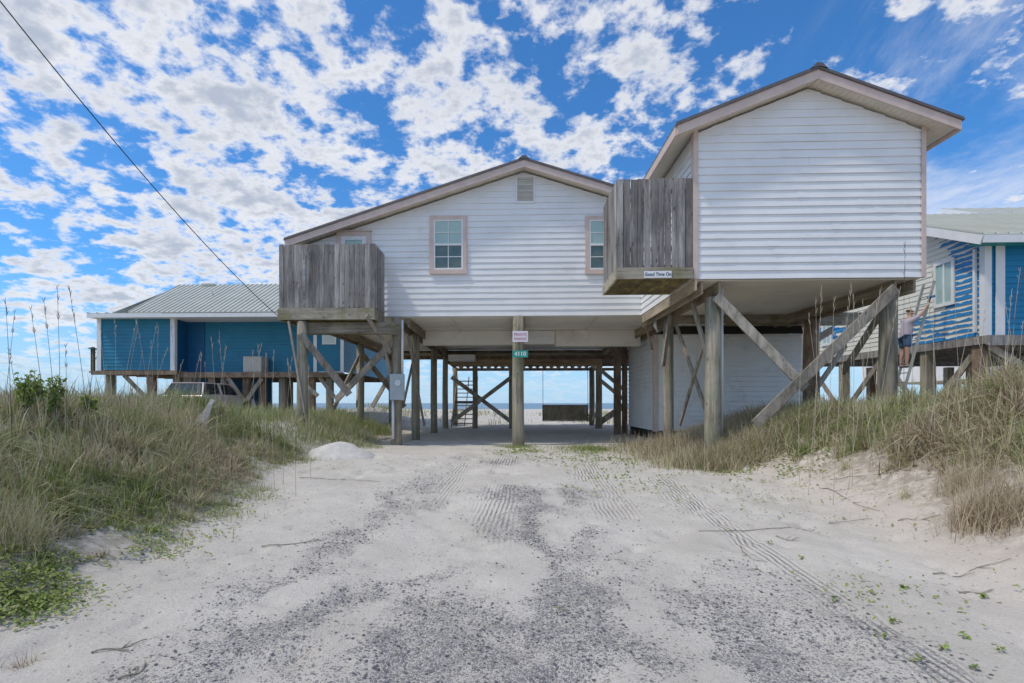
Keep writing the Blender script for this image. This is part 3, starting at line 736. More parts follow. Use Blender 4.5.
# electric meter
p = at(397, 400, 15.2)
em = empty('electric_meter', (p.x, 15.2, p.z), 'grey electric meter box with round dial and conduit on the front left pile', 'electric meter')
a = at(390.5, 400, 15.22); b = at(404.5, 374, 15.22)
mb = MB(); mb.box((a.x, 15.1, a.z), (b.x, 15.26, b.z)); bx = mb.build('meter_box', M['meter'], em, bevel=.012)
mb = MB(); c = at(398, 383, 15.1); mb.tube([(c.x, 15.1, c.z), (c.x, 15.03, c.z)], [.095, .09], 20); mb.build('dial', simple('dial_glass', (.6,.65,.66), .15), bx, smooth=False, bevel=.005)
mb = MB(); x = at(402.5, 350, 15.22).x; mb.tube([(x, 15.2, b.z), (x, 15.2, at(402.5, 320, 15.2).z)], .035, 10); x2 = at(393, 410, 15.2).x
mb.tube([(x2, 15.2, a.z), (x2, 15.2, .2)], .04, 10); mb.build('conduit', M['pvc'], em, smooth=True)
w = at(391, 328, 15.1); mb = MB(); mb.tube([(w.x, 15.15, w.z-.1), (w.x, 15.1, w.z+.05), (w.x-.05, 15.0, w.z+.12), (w.x-.12, 14.95, w.z+.06)], [.03,.07,.08,.05], 10); mb.build('weatherhead', M['meter'], em, smooth=True)
# service cable
P0 = Vector((w.x-.12, 14.93, w.z+.07)); P1 = at(-60, -75, 8.5); P0 = at(310, 342, 22.7)
pts = []
for i in range(41):
    k = i/40; p = P0.lerp(P1, k); p.z -= 4*.62*k*(1-k); pts.append(p)
mb = MB(); mb.tube(pts, .0125, 6); o = mb.build('power_line', M['cable'], smooth=True); tag(o, 'thin black service cable sagging down from the upper left towards the blue house', 'cable')
# white drain pipes
def pipe(label, pts, r=.045):
    mb = MB(); mb.tube(pts, r, 10); o = mb.build('drain_pipe', M['pvc'], smooth=True); tag(o, label, 'pipe')
x = at(723.5, 400, 11.5).x; pipe('long white drain pipe running down beside the round front pile of the wing', [(x, 11.62, FB-.1), (x, 11.62, .4)])
a = at(655, 314, 15.3); pipe('short white drain pipe elbow where wing and main block meet', [(a.x, 15.3, a.z), (a.x, 15.3, a.z-.35), (a.x+.1, 15.3, a.z-.5)], .05)

# porch swing
s0 = at(543, 421, 25.3); s1 = at(588, 421, 25.3)
sw = empty('porch_swing', ((s0.x+s1.x)/2, 25.3, s0.z), 'wide slatted wooden porch swing hanging at the far end of the carport', 'swing')
mb = MB()
for k in range(5): mb.box((s0.x, 24.85+k*.1, s0.z), (s1.x, 24.94+k*.1, s0.z+.03), rt())
mb.build('seat', M['brown'], sw)
mb = MB(); n = 16
for k in range(n):
    x = s0.x+.04+(s1.x-s0.x-.12)*k/(n-1); mb.bar((x, 25.34, s0.z+.04), (x, 25.46, s0.z+.74), .135, .02, rt(), up=(0,1,0))
for k in range(6): x = s0.x+(s1.x-s0.x)*k/5; mb.bar((x, 25.3, s0.z+.0), (x, 25.42, s0.z+.78), .05, .05)
mb.bar((s0.x, 25.44, s0.z+.76), (s1.x, 25.44, s0.z+.76), .05, .06); mb.build('backrest', M['tan'], sw)
for x in (s0.x, s1.x): mb = MB(); mb.bar((x, 24.85, s0.z+.3), (x, 25.4, s0.z+.3), .07, .04); mb.bar((x, 24.88, s0.z), (x, 24.88, s0.z+.3), .05, .05); mb.build('armrest', M['brown'], sw)
for x in (s0.x, s1.x): mb = MB(); mb.tube([(x, 25.3, s0.z+.3), (x, 25.42, FB-.6)], .012, 6); mb.build('rope', M['rope'], sw)

# ================================================================== LEFT BLUE HOUSE
def lap_wall(mb, x0, x1, y, z0, z1, pitch=.16): 
    siding(mb, (0, y, z0), (1,0,0), (0,-1,0), lambda z: (x0, x1), z0, z1, pitch, .02); mb.box((x0, y+.001, z0), (x1, y+.1, z1))
def side_wall(mb, x, y0, y1, z0, z1, sgn, pitch=.16):
    if sgn > 0: siding(mb, (x, y0, z0), (0,1,0), (1,0,0), lambda z: (0, y1-y0), z0, z1, pitch, .02)
    else: siding(mb, (x, y1, z0), (0,-1,0), (-1,0,0), lambda z: (0, y1-y0), z0, z1, pitch, .02)
    mb.box((x-.1 if sgn > 0 else x+.001, y0, z0), (x-.001 if sgn > 0 else x+.1, y1, z1))
BY = 23.0
bx0 = at(98, 350, BY).x; bx1 = at(174, 350, BY).x
zb = at(130, 370, BY).z; zt = at(130, 316, BY).z
bh = empty('blue_house', (-13, BY, 0), 'deep blue beach cottage with pale green metal roof standing on piles at left', 'house')
mb = MB(); lap_wall(mb, bx0, bx1, BY, zb, zt); side_wall(mb, bx0, BY, 32, zb, zt, -1); mb.build('wall', M['blue'], bh)
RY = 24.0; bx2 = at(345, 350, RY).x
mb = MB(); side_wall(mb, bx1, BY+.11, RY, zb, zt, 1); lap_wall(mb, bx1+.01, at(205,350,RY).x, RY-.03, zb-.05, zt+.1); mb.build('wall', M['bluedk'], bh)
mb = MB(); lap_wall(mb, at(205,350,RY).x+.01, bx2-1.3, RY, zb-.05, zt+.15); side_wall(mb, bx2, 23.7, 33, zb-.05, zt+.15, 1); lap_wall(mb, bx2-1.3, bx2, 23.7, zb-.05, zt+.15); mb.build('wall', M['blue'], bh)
def trims(parent, *bb):
    for a_, b_ in bb: m_ = MB(); m_.box(a_, b_); m_.build('corner_trim', M['white'], parent)
trims(bh, ((bx0-.02, BY-.05, zb-.05), (bx0+.18, BY-.031, zt)), ((bx1-.14, BY-.05, zb-.05), (bx1+.06, BY-.031, zt)), ((bx1+.031, BY-.03, zb-.05), (bx1+.05, BY+.15, zt)), ((bx2-1.36, 23.65, zb-.1), (bx2-1.2, 23.668, zt+.1)), ((bx2-.1, 23.65, zb-.1), (bx2+.05, 23.668, zt+.1)))
# window on the stub at right
mb = MB(); mb.box((bx2-.95, 23.64, zb+1.2), (bx2-.3, 23.678, zb+2.1)); w = mb.build('window', M['white'], bh)
mb = MB(); mb.box((bx2-.88, 23.63, zb+1.27), (bx2-.37, 23.638, zb+2.03)); mb.build('pane', M['curtain'], w)
# roof
def ribroof(p00, p10, p01, p11, n, th=.04):
    """sloping sheet with ribs from eave (p00,p10) to ridge (p01,p11)"""
    mb = MB(); P = [Vector(p) for p in (p00, p10, p01, p11)]
    up = Vector((0,0,th))
    mb.add([P[0], P[1], P[3], P[2], P[0]-up, P[1]-up, P[3]-up, P[2]-up], [(0,1,2,3), (7,6,5,4), (0,4,5,1), (1,5,6,2), (2,6,7,3), (3,7,4,0)])
    for i in range(n+1):
        k = i/n; a = P[0].lerp(P[1], k); b = P[2].lerp(P[3], k); mb.bar(a+Vector((0,0,.015)), b+Vector((0,0,.015)), .04, .045)
    return mb
ey = BY-.55; ez = at(130, 312.5, ey).z
rx0 = at(128, 312, ey).x; rxl = at(87, 312, ey).x; rx1 = -6.9
ry = 27.6; rz = at(300, 284, ry).z
gx0 = at(180, 284, ry).x
mb = ribroof((rx0, ey, ez+.02), (rx1, ey, ez+.02), (gx0, ry, rz), (rx1, ry, rz), 44)
b2 = ribroof((rx1, ry*2-ey, ez), (gx0, ry*2-ey, ez), (rx1, ry, rz), (gx0, ry, rz), 20); mb.add(b2.V, b2.Fc)
b3 = ribroof((rxl, ey, ez-.02), (rx0+1.5, ey, ez-.02), (rxl, BY+8, ez+.22), (rx0+1.5, BY+8, ez+.22), 8); mb.add(b3.V, b3.Fc)
mb.add([(rx1, ey+.1, ez), (rx1, ry, rz-.05), (rx1, ry*2-ey-.1, ez)], [(0,1,2)]); mb.add([(gx0, ey+.2, ez-.02), (gx0, ry, rz-.05), (gx0, ry*2-ey-.1, ez)], [(0,1,2)])
rf = mb.build('roof', M['greenroof'], bh)
mb = MB(); mb.box((rxl, ey-.02, ez-.22), (rx1, ey+.02, ez-.045)); mb.box((rxl, ey+.021, ez-.2), (rxl+.04, BY+8, ez-.05)); mb.build('fascia', M['white'], rf)
mb = MB(); mb.box((rxl+.05, ey+.03, ez-.2), (rx1, BY+1.3, ez-.17)); mb.build('soffit', M['white'], rf)
mb = MB(); c = at(212, 297, 25.2); mb.tube([c, c+Vector((0,0,.3))], .06, 8); mb.build('vent_pipe', M['pvc'], rf)
mb = MB(); c = at(208, 286, 27.3); mb.box(c-Vector((.3,.1,0)), c+Vector((.35,.1,.12))); mb.build('ridge_vent', M['greenroof'], rf)
# platform, piles
mb = MB(); mb.box((bx0-.25, BY-.1, zb-.22), (bx1+.2, BY-.05, zb-.03)); mb.box((bx1+.2, 23.1, zb-.34), (bx2, 23.18, zb-.1)); mb.box((bx1+.25, 23.19, zb-.14), (bx2, 23.95, zb-.1))
for k in range(14): mb.box((bx0, BY+.3+k*.7, zb-.2), (bx2, BY+.36+k*.7, zb-.02) if k > 3 else (bx1, BY+.36+k*.7, zb-.02), rt())
mb.build('floor_beam', M['brown'], bh)
for px in (111, 152, 178, 213): 
    x = at(px, 390, BY+.3).x; pile(bh, x, BY+.3, zb-.2, w=.3, square=True, mat=M['post'] if px == 111 else M['brown'])
for px in (225, 247, 263, 283, 312, 330):
    x = at(px, 390, 23.5).x; pile(bh, x, 23.5, zb-.36, w=.28, square=True, mat=random.choice([M['post'], M['brown']]))
for px in (200, 240, 290, 330): x = at(px, 390, 30).x; pile(bh, x, 30, zb-.2, w=.28, square=True)
def b2br(p, q, Y, w=.18): 
    mb = MB(); mb.bar(at(*p, Y), at(*q, Y), .05, w, rt(.2)); mb.build('brace', M['brace'], bh)
b2br((124, 375), (150, 402), BY+.35); b2br((228, 378), (245, 402), 23.2); b2br((262, 378), (247, 400), 23.25); b2br((292, 372), (318, 396), 23.3); b2br((316, 372), (335, 398), 23.35)
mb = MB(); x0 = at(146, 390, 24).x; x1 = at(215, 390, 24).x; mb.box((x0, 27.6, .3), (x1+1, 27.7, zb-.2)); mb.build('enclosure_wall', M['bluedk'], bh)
mb = MB(); a = at(94, 371, 23.6); 
for k in range(3): mb.box((a.x, 23.4+k*1.0, a.z-.05), (a.x+.12, 23.52+k*1.0, a.z+1.1))
mb.box((a.x-.02, 23.3, a.z+1.0), (a.x+.14, 26, a.z+1.06)); mb.box((a.x, 23.3, a.z-.1), (a.x+.9, 26, a.z-.03))
for k in range(16): mb.box((a.x+.04, 23.4+k*.15, a.z), (a.x+.08, 23.44+k*.15, a.z+1.0))
mb.build('railing', M['brown'], bh)
# air conditioners
def ac(p, w, d, h, label):
    t = empty('air_conditioner', p, label, 'air conditioner', 'air conditioners at the blue house')
    mb = MB(); x, y, z = p; mb.box((x-w/2, y-d/2, z), (x+w/2, y+d/2, z+h)); b = mb.build('casing', M['ac'], t, bevel=.02)
    mb = MB(); n = 9
    for k in range(n): xx = x-w/2+.05+(w-.12)*k/(n-1); mb.box((xx, y-d/2-.02, z+.06), (xx+.025, y-d/2-.002, z+h-.08))
    mb.build('grille', simple('grille', (.72,.68,.62), .5), t)
    mb = MB(); mb.tube([(x, y, z+h+.001), (x, y, z+h+.03)], .24, 16); mb.build('fan_guard', M['dark'], t)
p = at(256, 367, 23.55); ac((p.x, 23.55, zb-.1), .85, .7, .72, 'beige air conditioner on the platform against the blue wall')
p = at(179, 391, 23.9); ac((p.x, 24.6, p.z), .75, .6, .75, 'pale air conditioner below the corner of the blue house above the car')
mb = MB(); mb.box((p.x-.6, 24.1, p.z-.12), (p.x+.6, 25.2, p.z-.01)); 
for sx in (-.5, .5): mb.box((p.x+sx-.06, 24.2, 0), (p.x+sx+.06, 24.32, p.z-.121))
o = mb.build('wooden_platform', M['brown']); tag(o, 'brown wooden stand beneath the lower air conditioner', 'platform')
# parked car
def car(loc):
    t = empty('parked_car', loc, 'pale pinkish silver car parked behind dune grass below the blue house', 'car')
    X, Y, Z = loc; W = .88
    paint = simple('car_paint', (.62,.53,.53), .3, .1); gls = simple('car_glass', (.03,.04,.05), .08); blk = simple('tyre_rubber', (.02,.02,.02), .8)
    prof = [(0,.35,1), (.0,.75,1), (.08,.98,.97), (1.0,1.02,.97), (3.3,1.0,.97), (4.35,.86,.93), (4.5,.6,.95), (4.45,.3,1)]
    mb = MB(); n = len(prof)
    vs = [(X+s*W*f, Y+y, Z+z) for s in (-1, 1) for y, z, f in prof]
    mb.add(vs, [tuple(range(n)), tuple(range(2*n-1, n-1, -1))]+[(i, i+n, (i+1) % n+n, (i+1) % n) for i in range(n)])
    mb.build('body', paint, t, bevel=.05)
    g = [(.12,.99,.94), (.42,1.46,.76), (2.3,1.47,.76), (3.15,1.0,.92)]
    mb = MB(); n = 4; vs = [(X+s*W*f, Y+y, Z+z) for s in (-1, 1) for y, z, f in g]
    mb.add(vs, [tuple(range(n)), tuple(range(2*n-1, n-1, -1))]+[(i, i+n, (i+1) % n+n, (i+1) % n) for i in range(n)]); mb.build('window', gls, t, bevel=.02)
    mb = MB(); mb.box((X-.7, Y+.40, Z+1.455), (X+.7, Y+2.35, Z+1.5)); 
    for s in (-1, 1):
        mb.bar((X+s*.83, Y+.10, Z+.98), (X+s*.68, Y+.42, Z+1.48), .07, .05); mb.bar((X+s*.83, Y+3.17, Z+.99), (X+s*.68, Y+2.32, Z+1.48), .07, .05); mb.bar((X+s*.845, Y+1.5, Z+.99), (X+s*.69, Y+1.45, Z+1.47), .06, .08)
    mb.build('roof', paint, t, bevel=.02)
    for s in (-1, 1):
        for yy in (.85, 3.55):
            mb = MB(); mb.tube([(X+s*.78, Y+yy, Z+.33), (X+s*.92, Y+yy, Z+.33)], .33, 20); w = mb.build('wheel', blk, t)
            mb = MB(); mb.tube([(X+s*.921, Y+yy, Z+.33), (X+s*.93, Y+yy, Z+.33)], .2, 14); mb.build('rim', M['meter'], w)
        mb = MB(); mb.box((X+s*.58, Y-.03, Z+.7), (X+s*.84, Y+.03, Z+.92)); mb.build('tail_light', simple('tail_red', (.4,.02,.02), .3), t, bevel=.01)
    mb = MB(); mb.box((X-.86, Y-.1, Z+.38), (X+.86, Y-.002, Z+.62)); mb.build('bumper', paint, t, bevel=.03)
    mb = MB(); mb.box((X-.26, Y-.115, Z+.64), (X+.26, Y-.103, Z+.80)); mb.build('licence_plate', M['white'], t)
p = at(181, 392, 20.6); car((p.x, 20.6, Hs(p.x, 20.6)+.0))
# leaning weathered boards
p = G(193, 431); 
mb = MB(); mb.bar((p.x-.05, p.y, p.z-.1), (p.x+.22, p.y+.3, p.z+.60), .08, .025, .9, (0,1,0)); o = mb.build('leaning_board', simple('bleached', (.42,.40,.37), .9)); tag(o, 'bleached grey board sticking out of the left dune grass, taller of two', 'board')
mb = MB(); mb.bar((p.x+.12, p.y+.05, p.z-.1), (p.x+.22, p.y+.2, p.z+.5), .09, .025, .9, (0,1,0)); o = mb.build('leaning_board', simple('bleached2', (.36,.35,.33), .9)); tag(o, 'short darker grey board beside the taller bleached board in the left dune grass', 'board')

# ================================================================== RIGHT HOUSES
NY = 15.0
rh = empty('half_painted_house', (17, NY, 0), 'raised house at right with cream siding half painted bright blue and pale metal roof', 'house')
q0 = at(985, 335, NY); NX = q0.x; nb = q0.z; nt_ = at(985, 243, NY).z
NR = 20.0; ridge = at(849, 217, NR).z; NB = 25
nsl = (ridge-.2-nt_)/(NR-NY)
def paintmat():
    m, nt, b = newmat('half_painted_siding')
    tc = nt.nodes.new('ShaderNodeTexCoord'); sp = nt.nodes.new('ShaderNodeSeparateXYZ'); L(nt, tc.outputs['Object'], sp.inputs[0])
    def ns(s, st): 
        mp = nt.nodes.new('ShaderNodeMapping'); mp.inputs['Scale'].default_value = st; L(nt, tc.outputs['Object'], mp.inputs[0])
        n = N(nt, 'ShaderNodeTexNoise', Scale=s, Detail=4); L(nt, mp.outputs[0], n.inputs['Vector']); return n.outputs['Fac']
    y = sp.outputs[1]; z = sp.outputs[2]      # object y: 0 at the near corner; z above ground
    # how far the roller has got: near the corner fully, ragged edge, lower strokes reach further
    e = mth(nt, 'SUBTRACT', 1.35, y)
    e = mth(nt, 'ADD', e, mth(nt, 'MULTIPLY', mth(nt, 'SUBTRACT', ns(1.0, (1,.8,.8)), .5), 1.0))
    e = mth(nt, 'ADD', e, mth(nt, 'MULTIPLY', mth(nt, 'SUBTRACT', ns(1.0, (1,1,6.25)), .5), 2.0))
    e = mth(nt, 'ADD', e, mth(nt, 'MULTIPLY', mth(nt, 'LESS_THAN', z, nb+.85), 1.3))
    reach = smooth(nt, e, 0, .08)
    # the lap lines the roller missed
    fr = mth(nt, 'FRACT', mth(nt, 'DIVIDE', mth(nt, 'SUBTRACT', z, nb), .16))
    miss = mth(nt, 'ADD', mth(nt, 'MULTIPLY', ns(1.0, (1,2.2,5)), 1.5), mth(nt, 'MULTIPLY', smooth(nt, mth(nt, 'SUBTRACT', z, nb), 1.2, .4), .16))
    cov = smooth(nt, mth(nt, 'SUBTRACT', mth(nt, 'SUBTRACT', 1.42, miss), fr), -.02, .04)
    f = mth(nt, 'MULTIPLY', reach, cov)
    far = mth(nt, 'MULTIPLY', mth(nt, 'GREATER_THAN', y, 5.9), mth(nt, 'MULTIPLY', mth(nt, 'LESS_THAN', z, nb+1.7), smooth(nt, mth(nt, 'SUBTRACT', ns(1.0, (1,1.5,6.25)), .42), 0, .04)))
    f = mth(nt, 'MAXIMUM', f, mth(nt, 'MULTIPLY', far, mth(nt, 'GREATER_THAN', z, nb+.7)))
    L(nt, mixc(nt, f, (.76,.74,.65), (.012,.21,.50)), b.inputs['Base Color']); b.inputs['Roughness'].default_value = .55
    return m
M['halfpaint'] = paintmat()
mb = MB()
def extn(z):      # along -y from NB towards NY
    if z <= nt_: return (0, NB-NY)
    d = (z-nt_)/nsl
    return (min(d, NB-NR), max(NB-NY-d, NB-NR))
siding(mb, (NX, NB, nb), (0,-1,0), (-1,0,0), extn, nb, nt_+nsl*(NR-NY)-.02, .16, .02)
pts = [(NY, nb), (NB, nb), (NB, nt_), (NR, nt_+nsl*(NR-NY)), (NY, nt_)]
vs = [(NX+.001, y, z) for y, z in pts]+[(NX+.1, y, z) for y, z in pts]
mb.add(vs, [(0,1,2,3,4), (9,8,7,6,5)]+[(i, i+5, (i+1) % 5+5, (i+1) % 5) for i in range(5)])
w_ = mb.build('gable_wall', M['halfpaint'], None); w_.parent = rh
# object origin at near corner, ground level, so the paint pattern is laid out from there
me = w_.data; off = w_.location.copy()
for v in me.vertices: v.co = Vector(v.co)+off-Vector((NX, NY, 0))
w_.location = Vector((NX, NY, 0))-rh.location
ztop2 = nt_
mb = MB(); lap_wall(mb, NX+.1, NX+12, NY, nb, ztop2, .16); mb.build('front_wall', M['rblue'], rh)
trims(rh, ((NX-.05, NY-.05, nb-.05), (NX+.14, NY-.031, ztop2)), ((NX-.05, NY-.03, nb-.05), (NX-.031, NY+.12, ztop2)), ((NX+.25, NY-.05, nb-.05), (NX+.5, NY-.031, ztop2)))
mb = MB(); mb.box((NX-.45, NY-.42, ztop2-.1), (NX+12, NY-.0215, ztop2+.02)); mb.build('teal_soffit', M['teal'], rh)
mb = MB(); mb.bar((NX-.06, NY+.25, ztop2-.1), (NX-.06, NY+.25, nb+.1), .07, .07); mb.build('downpipe', M['white'], rh)
rx = NX-.5; ey = NY-.5; ez_ = ztop2+.1-.0
rz_ = ridge+.05
mb = ribroof((rx, ey, ez_), (NX+13, ey, ez_), (rx, NR, rz_), (NX+13, NR, rz_), 40)
b2 = ribroof((NX+13, NB+.4, ez_), (rx, NB+.4, ez_), (NX+13, NR, rz_), (rx, NR, rz_), 20); mb.add(b2.V, b2.Fc)
rf = mb.build('roof', M['greenroof'], rh)
mb = MB(); mb.bar((rx-.02, ey, ez_-.16), (rx-.02, NR, rz_-.16), .04, .24); mb.bar((rx-.02, NB+.4, ez_-.16), (rx-.02, NR, rz_-.16), .04, .24); mb.box((rx, ey-.03, ez_-.24), (NX+13, ey-.001, ez_-.045)); mb.build('fascia', M['white'], rf)
mb = MB()
for (y0, z0, y1, z1) in ((ey+.05, ez_-.16, NR, rz_-.16), (NB+.3, ez_-.16, NR, rz_-.16)): mb.bar((rx+.25, y0, z0-.05), (rx+.25, y1, z1-.05), .46, .03)
mb.build('soffit', M['white'], rf)
# its window
def side_window(parent, y0, y1, z0, z1):
    x = NX; mb = MB(); t = .1
    mb.box((x-.07, y0, z0), (x-.021, y0+t, z1)); mb.box((x-.07, y1-t, z0), (x-.021, y1, z1)); mb.box((x-.07, y0+t, z1-t), (x-.021, y1-t, z1)); mb.box((x-.07, y0+t, z0), (x-.021, y1-t, z0+t))
    ym = (y0+y1)/2; mb.box((x-.06, ym-.03, z0+t), (x-.022, ym+.03, z1-t)); w = mb.build('window', M['white'], parent)
    mb = MB(); mb.box((x-.04, y0+t, z0+t), (x-.036, ym-.03, z1-t)); mb.box((x-.04, ym+.03, z0+t), (x-.036, y1-t, z1-t)); mb.build('pane', M['glass'], w)
    mb = MB(); mb.box((x-.033, y0+t, z0+t), (x-.028, ym-.03, z1-t)); mb.box((x-.033, ym+.03, z0+t), (x-.028, y1-t, z1-t)); mb.build('curtain', M['curtain'], w)
def yat(px):   # depth at which plane x=NX is seen at px
    lo, hi = 10, 60
    for _ in range(40):
        m = (lo+hi)/2
        if at(px, 400, m).x > NX: hi = m
        else: lo = m
    return lo
ya, yb_ = yat(956), yat(935)
side_window(rh, ya, yb_, at(956, 304, ya).z, at(956, 257, ya).z)
ya, yb_ = yat(833), yat(823); side_window(rh, ya, yb_, nb+.5, nb+1.8)
mb = MB(); mb.box((NX-.06, NY-.1, nb-.25), (NX-.022, NB, nb-.02)); mb.box((NX-.06, NY-.15, nb-.3), (NX+12, NY-.101, nb-.02))
for k in range(12): mb.box((NX, NY+.3+k*.8, nb-.25), (NX+12, NY+.36+k*.8, nb-.01), rt())
mb.build('floor_beam', M['picket'], rh)
for y in (15.3, 17.2, 19.2, 21.4, 23.6, 24.8):
    for x in (NX+.15, NX+3.5, NX+7): pile(rh, x, y, nb-.25, w=.28, square=True, mat=random.choice([M['post'], M['brown']]))
def b3(p, q, w=.2): mb = MB(); mb.bar(p, q, .05, w, rt(.2)); mb.build('brace', M['brace'], rh)
for y0, y1 in ((15.3, 17.2), (19.2, 17.2), (19.2, 21.4), (23.6, 21.4)): b3((NX+.1, y0, nb-.3), (NX+.1, y1, .8))
b3((NX+.1, 15.2, nb-.3), (NX+3.4, 15.2, .8)); b3((NX+3.5, 15.1, .8), (NX+.2, 15.1, nb-.3))
# house further off with the white roof edge
p = at(970, 213, 27); 
fh = empty('distant_white_house', (p.x+8, 30, 0), 'far white house whose roof peeks over the half painted house at right', 'house')
z2 = at(1000, 213, 27).z+.27; z3 = at(1000, 208, 31.5).z
mb = MB(); mb.box((p.x+.6, 27.5, 2.5), (p.x+16, 36, z2-.3)); mb.build('wall', M['white'], fh)
mb = ribroof((p.x+.4, 27, z2-.25), (p.x+17, 27, z2-.25), (p.x+2.2, 31.5, z3), (p.x+17, 31.5, z3), 20); mb.build('roof', M['greenroof'], fh)
mb = MB(); mb.box((p.x, 26.96, z2-.62), (p.x+17, 26.99, z2-.27)); mb.bar((p.x+.4, 27, z2-.4), (p.x+2.2, 31.5, z3-.15), .06, .3); mb.build('fascia', M['white'], fh)
for x in (1, 6, 12): pile(fh, p.x+x, 28, 2.6, w=.3, square=True); pile(fh, p.x+x, 35, 2.6, w=.3, square=True)

# ladder + painter
LY = 16.3
ft = at(905, 368, LY); tp = at(927, 288, LY)
ld = (Vector((tp.x, LY, tp.z))-Vector((ft.x, LY, ft.z))); ldn = Vector((ld.x, 0, ld.z)).normalized()
tp_ = Vector((NX-.08, LY, 0)); kk = (NX-.10-ft.x)/ldn.x
top = Vector((ft.x, LY, ft.z-.05))+ldn*min(kk, 2.75); zg = Hs(ft.x-.5, LY)
bot = Vector((ft.x, LY, ft.z-.05))-ldn*((ft.z-zg)/ldn.z)
lad = empty('ladder', bot, 'tall aluminium ladder leaning on the half painted wall beneath the painter', 'ladder')
for s in (-.2, .2): mb = MB(); mb.bar(bot+Vector((0,s,0)), top+Vector((0,s,0)), .03, .075); mb.build('rail', M['alu'], lad)
Ln = (top-bot).length
for k in range(int(Ln/.3)): c = bot+ldn*(.2+k*.3); mb = MB(); mb.tube([c+Vector((0,-.2,0)), c+Vector((0,.2,0))], .016, 8); mb.build('rung', M['alu'], lad)

def skin(name, verts, edges, radii, mat, parent, root=0, sub=2):
    me = bpy.data.meshes.new(name); off = wloc(parent)
    me.from_pydata([Vector(v)-off for v in verts], edges, []); me.materials.append(mat)
    o = bpy.data.objects.new(name, me); col.objects.link(o); o.parent = parent
    md = o.modifiers.new('skin', 'SKIN'); md.use_smooth_shade = True
    sv = me.skin_vertices[0].data
    for i, r in enumerate(radii): sv[i].radius = r if isinstance(r, tuple) else (r, r)
    sv[root].use_root = True
    o.modifiers.new('sub', 'SUBSURF').levels = sub; o.modifiers['sub'].render_levels = sub
    return o
# painter: stands on a rung, torso leaning to the wall, right arm up
PBx, PBz = ft.x-.02, ft.z+.02
per = empty('person', (PBx, LY, ft.z), 'person in lavender grey t-shirt and denim shorts on the ladder reaching up to paint', 'person')
skinm = simple('skin_tone', (.50,.30,.22), .6)
def B(x, y, z): return Vector((PBx+x, LY+y, PBz+z))
V = {}; order = []; E = []; RD = []
def jv(n, p, r, par=None):
    V[n] = len(order); order.append(p); RD.append(r)
    if par: E.append((V[par], V[n]))
jv('pelvis', B(.02, 0, .93), (.10,.10)); jv('waist', B(.05, 0, 1.1), (.10,.09), 'pelvis'); jv('chest', B(.10, 0, 1.32), (.15,.12), 'waist'); jv('neckb', B(.14, 0, 1.47), .075, 'chest'); jv('neck', B(.16, 0, 1.55), .055, 'neckb')
jv('head', B(.175, 0, 1.65), (.085,.09), 'neck'); jv('crown', B(.17, 0, 1.75), (.07,.075), 'head')
for s, n in ((-1, 'a'), (1, 'b')):
    jv('hip'+n, B(.02, s*.10, .88), .10, 'pelvis'); jv('knee'+n, B(.05 if s > 0 else -.0, s*.12, .48 if s < 0 else .5), .062, 'hip'+n); jv('calf'+n, B(.0, s*.12, .32), .058, 'knee'+n)
    jv('ank'+n, B(-.02, s*.12, .08), .036, 'calf'+n); jv('foot'+n, B(.07, s*.12, .035), .038, 'ank'+n); jv('toe'+n, B(.15, s*.125, .03), .03, 'foot'+n)
jv('sha', B(.13, -.18, 1.42), .062, 'neckb'); jv('elba', B(.32, -.24, 1.58), .045, 'sha'); jv('wra', B(.48, -.22, 1.80), .03, 'elba'); jv('palma', B(.52, -.22, 1.87), .035, 'wra')
jv('shb', B(.13, .18, 1.42), .062, 'neckb'); jv('elbb', B(.30, .28, 1.22), .045, 'shb'); jv('wrb', B(.42, .22, 1.38), .03, 'elbb'); jv('palmb', B(.46, .21, 1.44), .035, 'wrb')
for n, bx in (('a', B(.54, -.22, 1.91)), ('b', B(.48, .21, 1.48))):
    for k in range(4):
        p = bx+Vector((0, (k-1.5)*.022, 0)); jv(f'f{n}{k}', p, .011, 'palm'+n); jv(f'g{n}{k}', p+Vector((.035, 0, .03-.005*abs(k-1.5))), .009, f'f{n}{k}')
    p = bx+Vector((-.01, .045, -.03)); jv('t'+n, p, .012, 'palm'+n); jv('u'+n, p+Vector((.03, .01, .02)), .01, 't'+n)
body = skin('body', order, E, RD, skinm, per)
skin('shirt', [B(.02,0,.80), B(.045,0,1.0), B(.10,0,1.32), B(.135,0,1.46), B(.13,-.18,1.42), B(.27,-.225,1.54), B(.13,.18,1.42), B(.25,.255,1.29)], [(0,1),(1,2),(2,3),(3,4),(4,5),(3,6),(6,7)], [(.17,.16),(.19,.17),(.18,.15),(.10,.10),.085,.07,.085,.07], simple('lavender_shirt', (.46,.41,.47), .85), per)
skin('shorts', [B(.02,0,1.06), B(.02,-.10,.84), B(.015,-.12,.58), B(.02,.10,.84), B(.035,.12,.58)], [(0,1),(1,2),(0,3),(3,4)], [(.165,.16),.125,.10,.125,.10], simple('denim', (.07,.13,.22), .85), per)
skin('hair', [B(.14,0,1.67), B(.165,0,1.765)], [(0,1)], [(.125,.12),(.10,.10)], simple('auburn_hair', (.20,.09,.05), .8), per)
mb = MB(); hd = B(.175,0,1.65)
mb.tube([hd+Vector((.085,0,.0)), hd+Vector((.115,0,-.015))], [.014,.018], 8)
mb.build('nose', skinm, per, smooth=True)
for s in (-1, 1): mb = MB(); mb.tube([hd+Vector((-.01, s*.085, 0)), hd+Vector((-.015, s*.105, .01))], [.028, .02], 8); mb.build('ear', skinm, per, smooth=True)
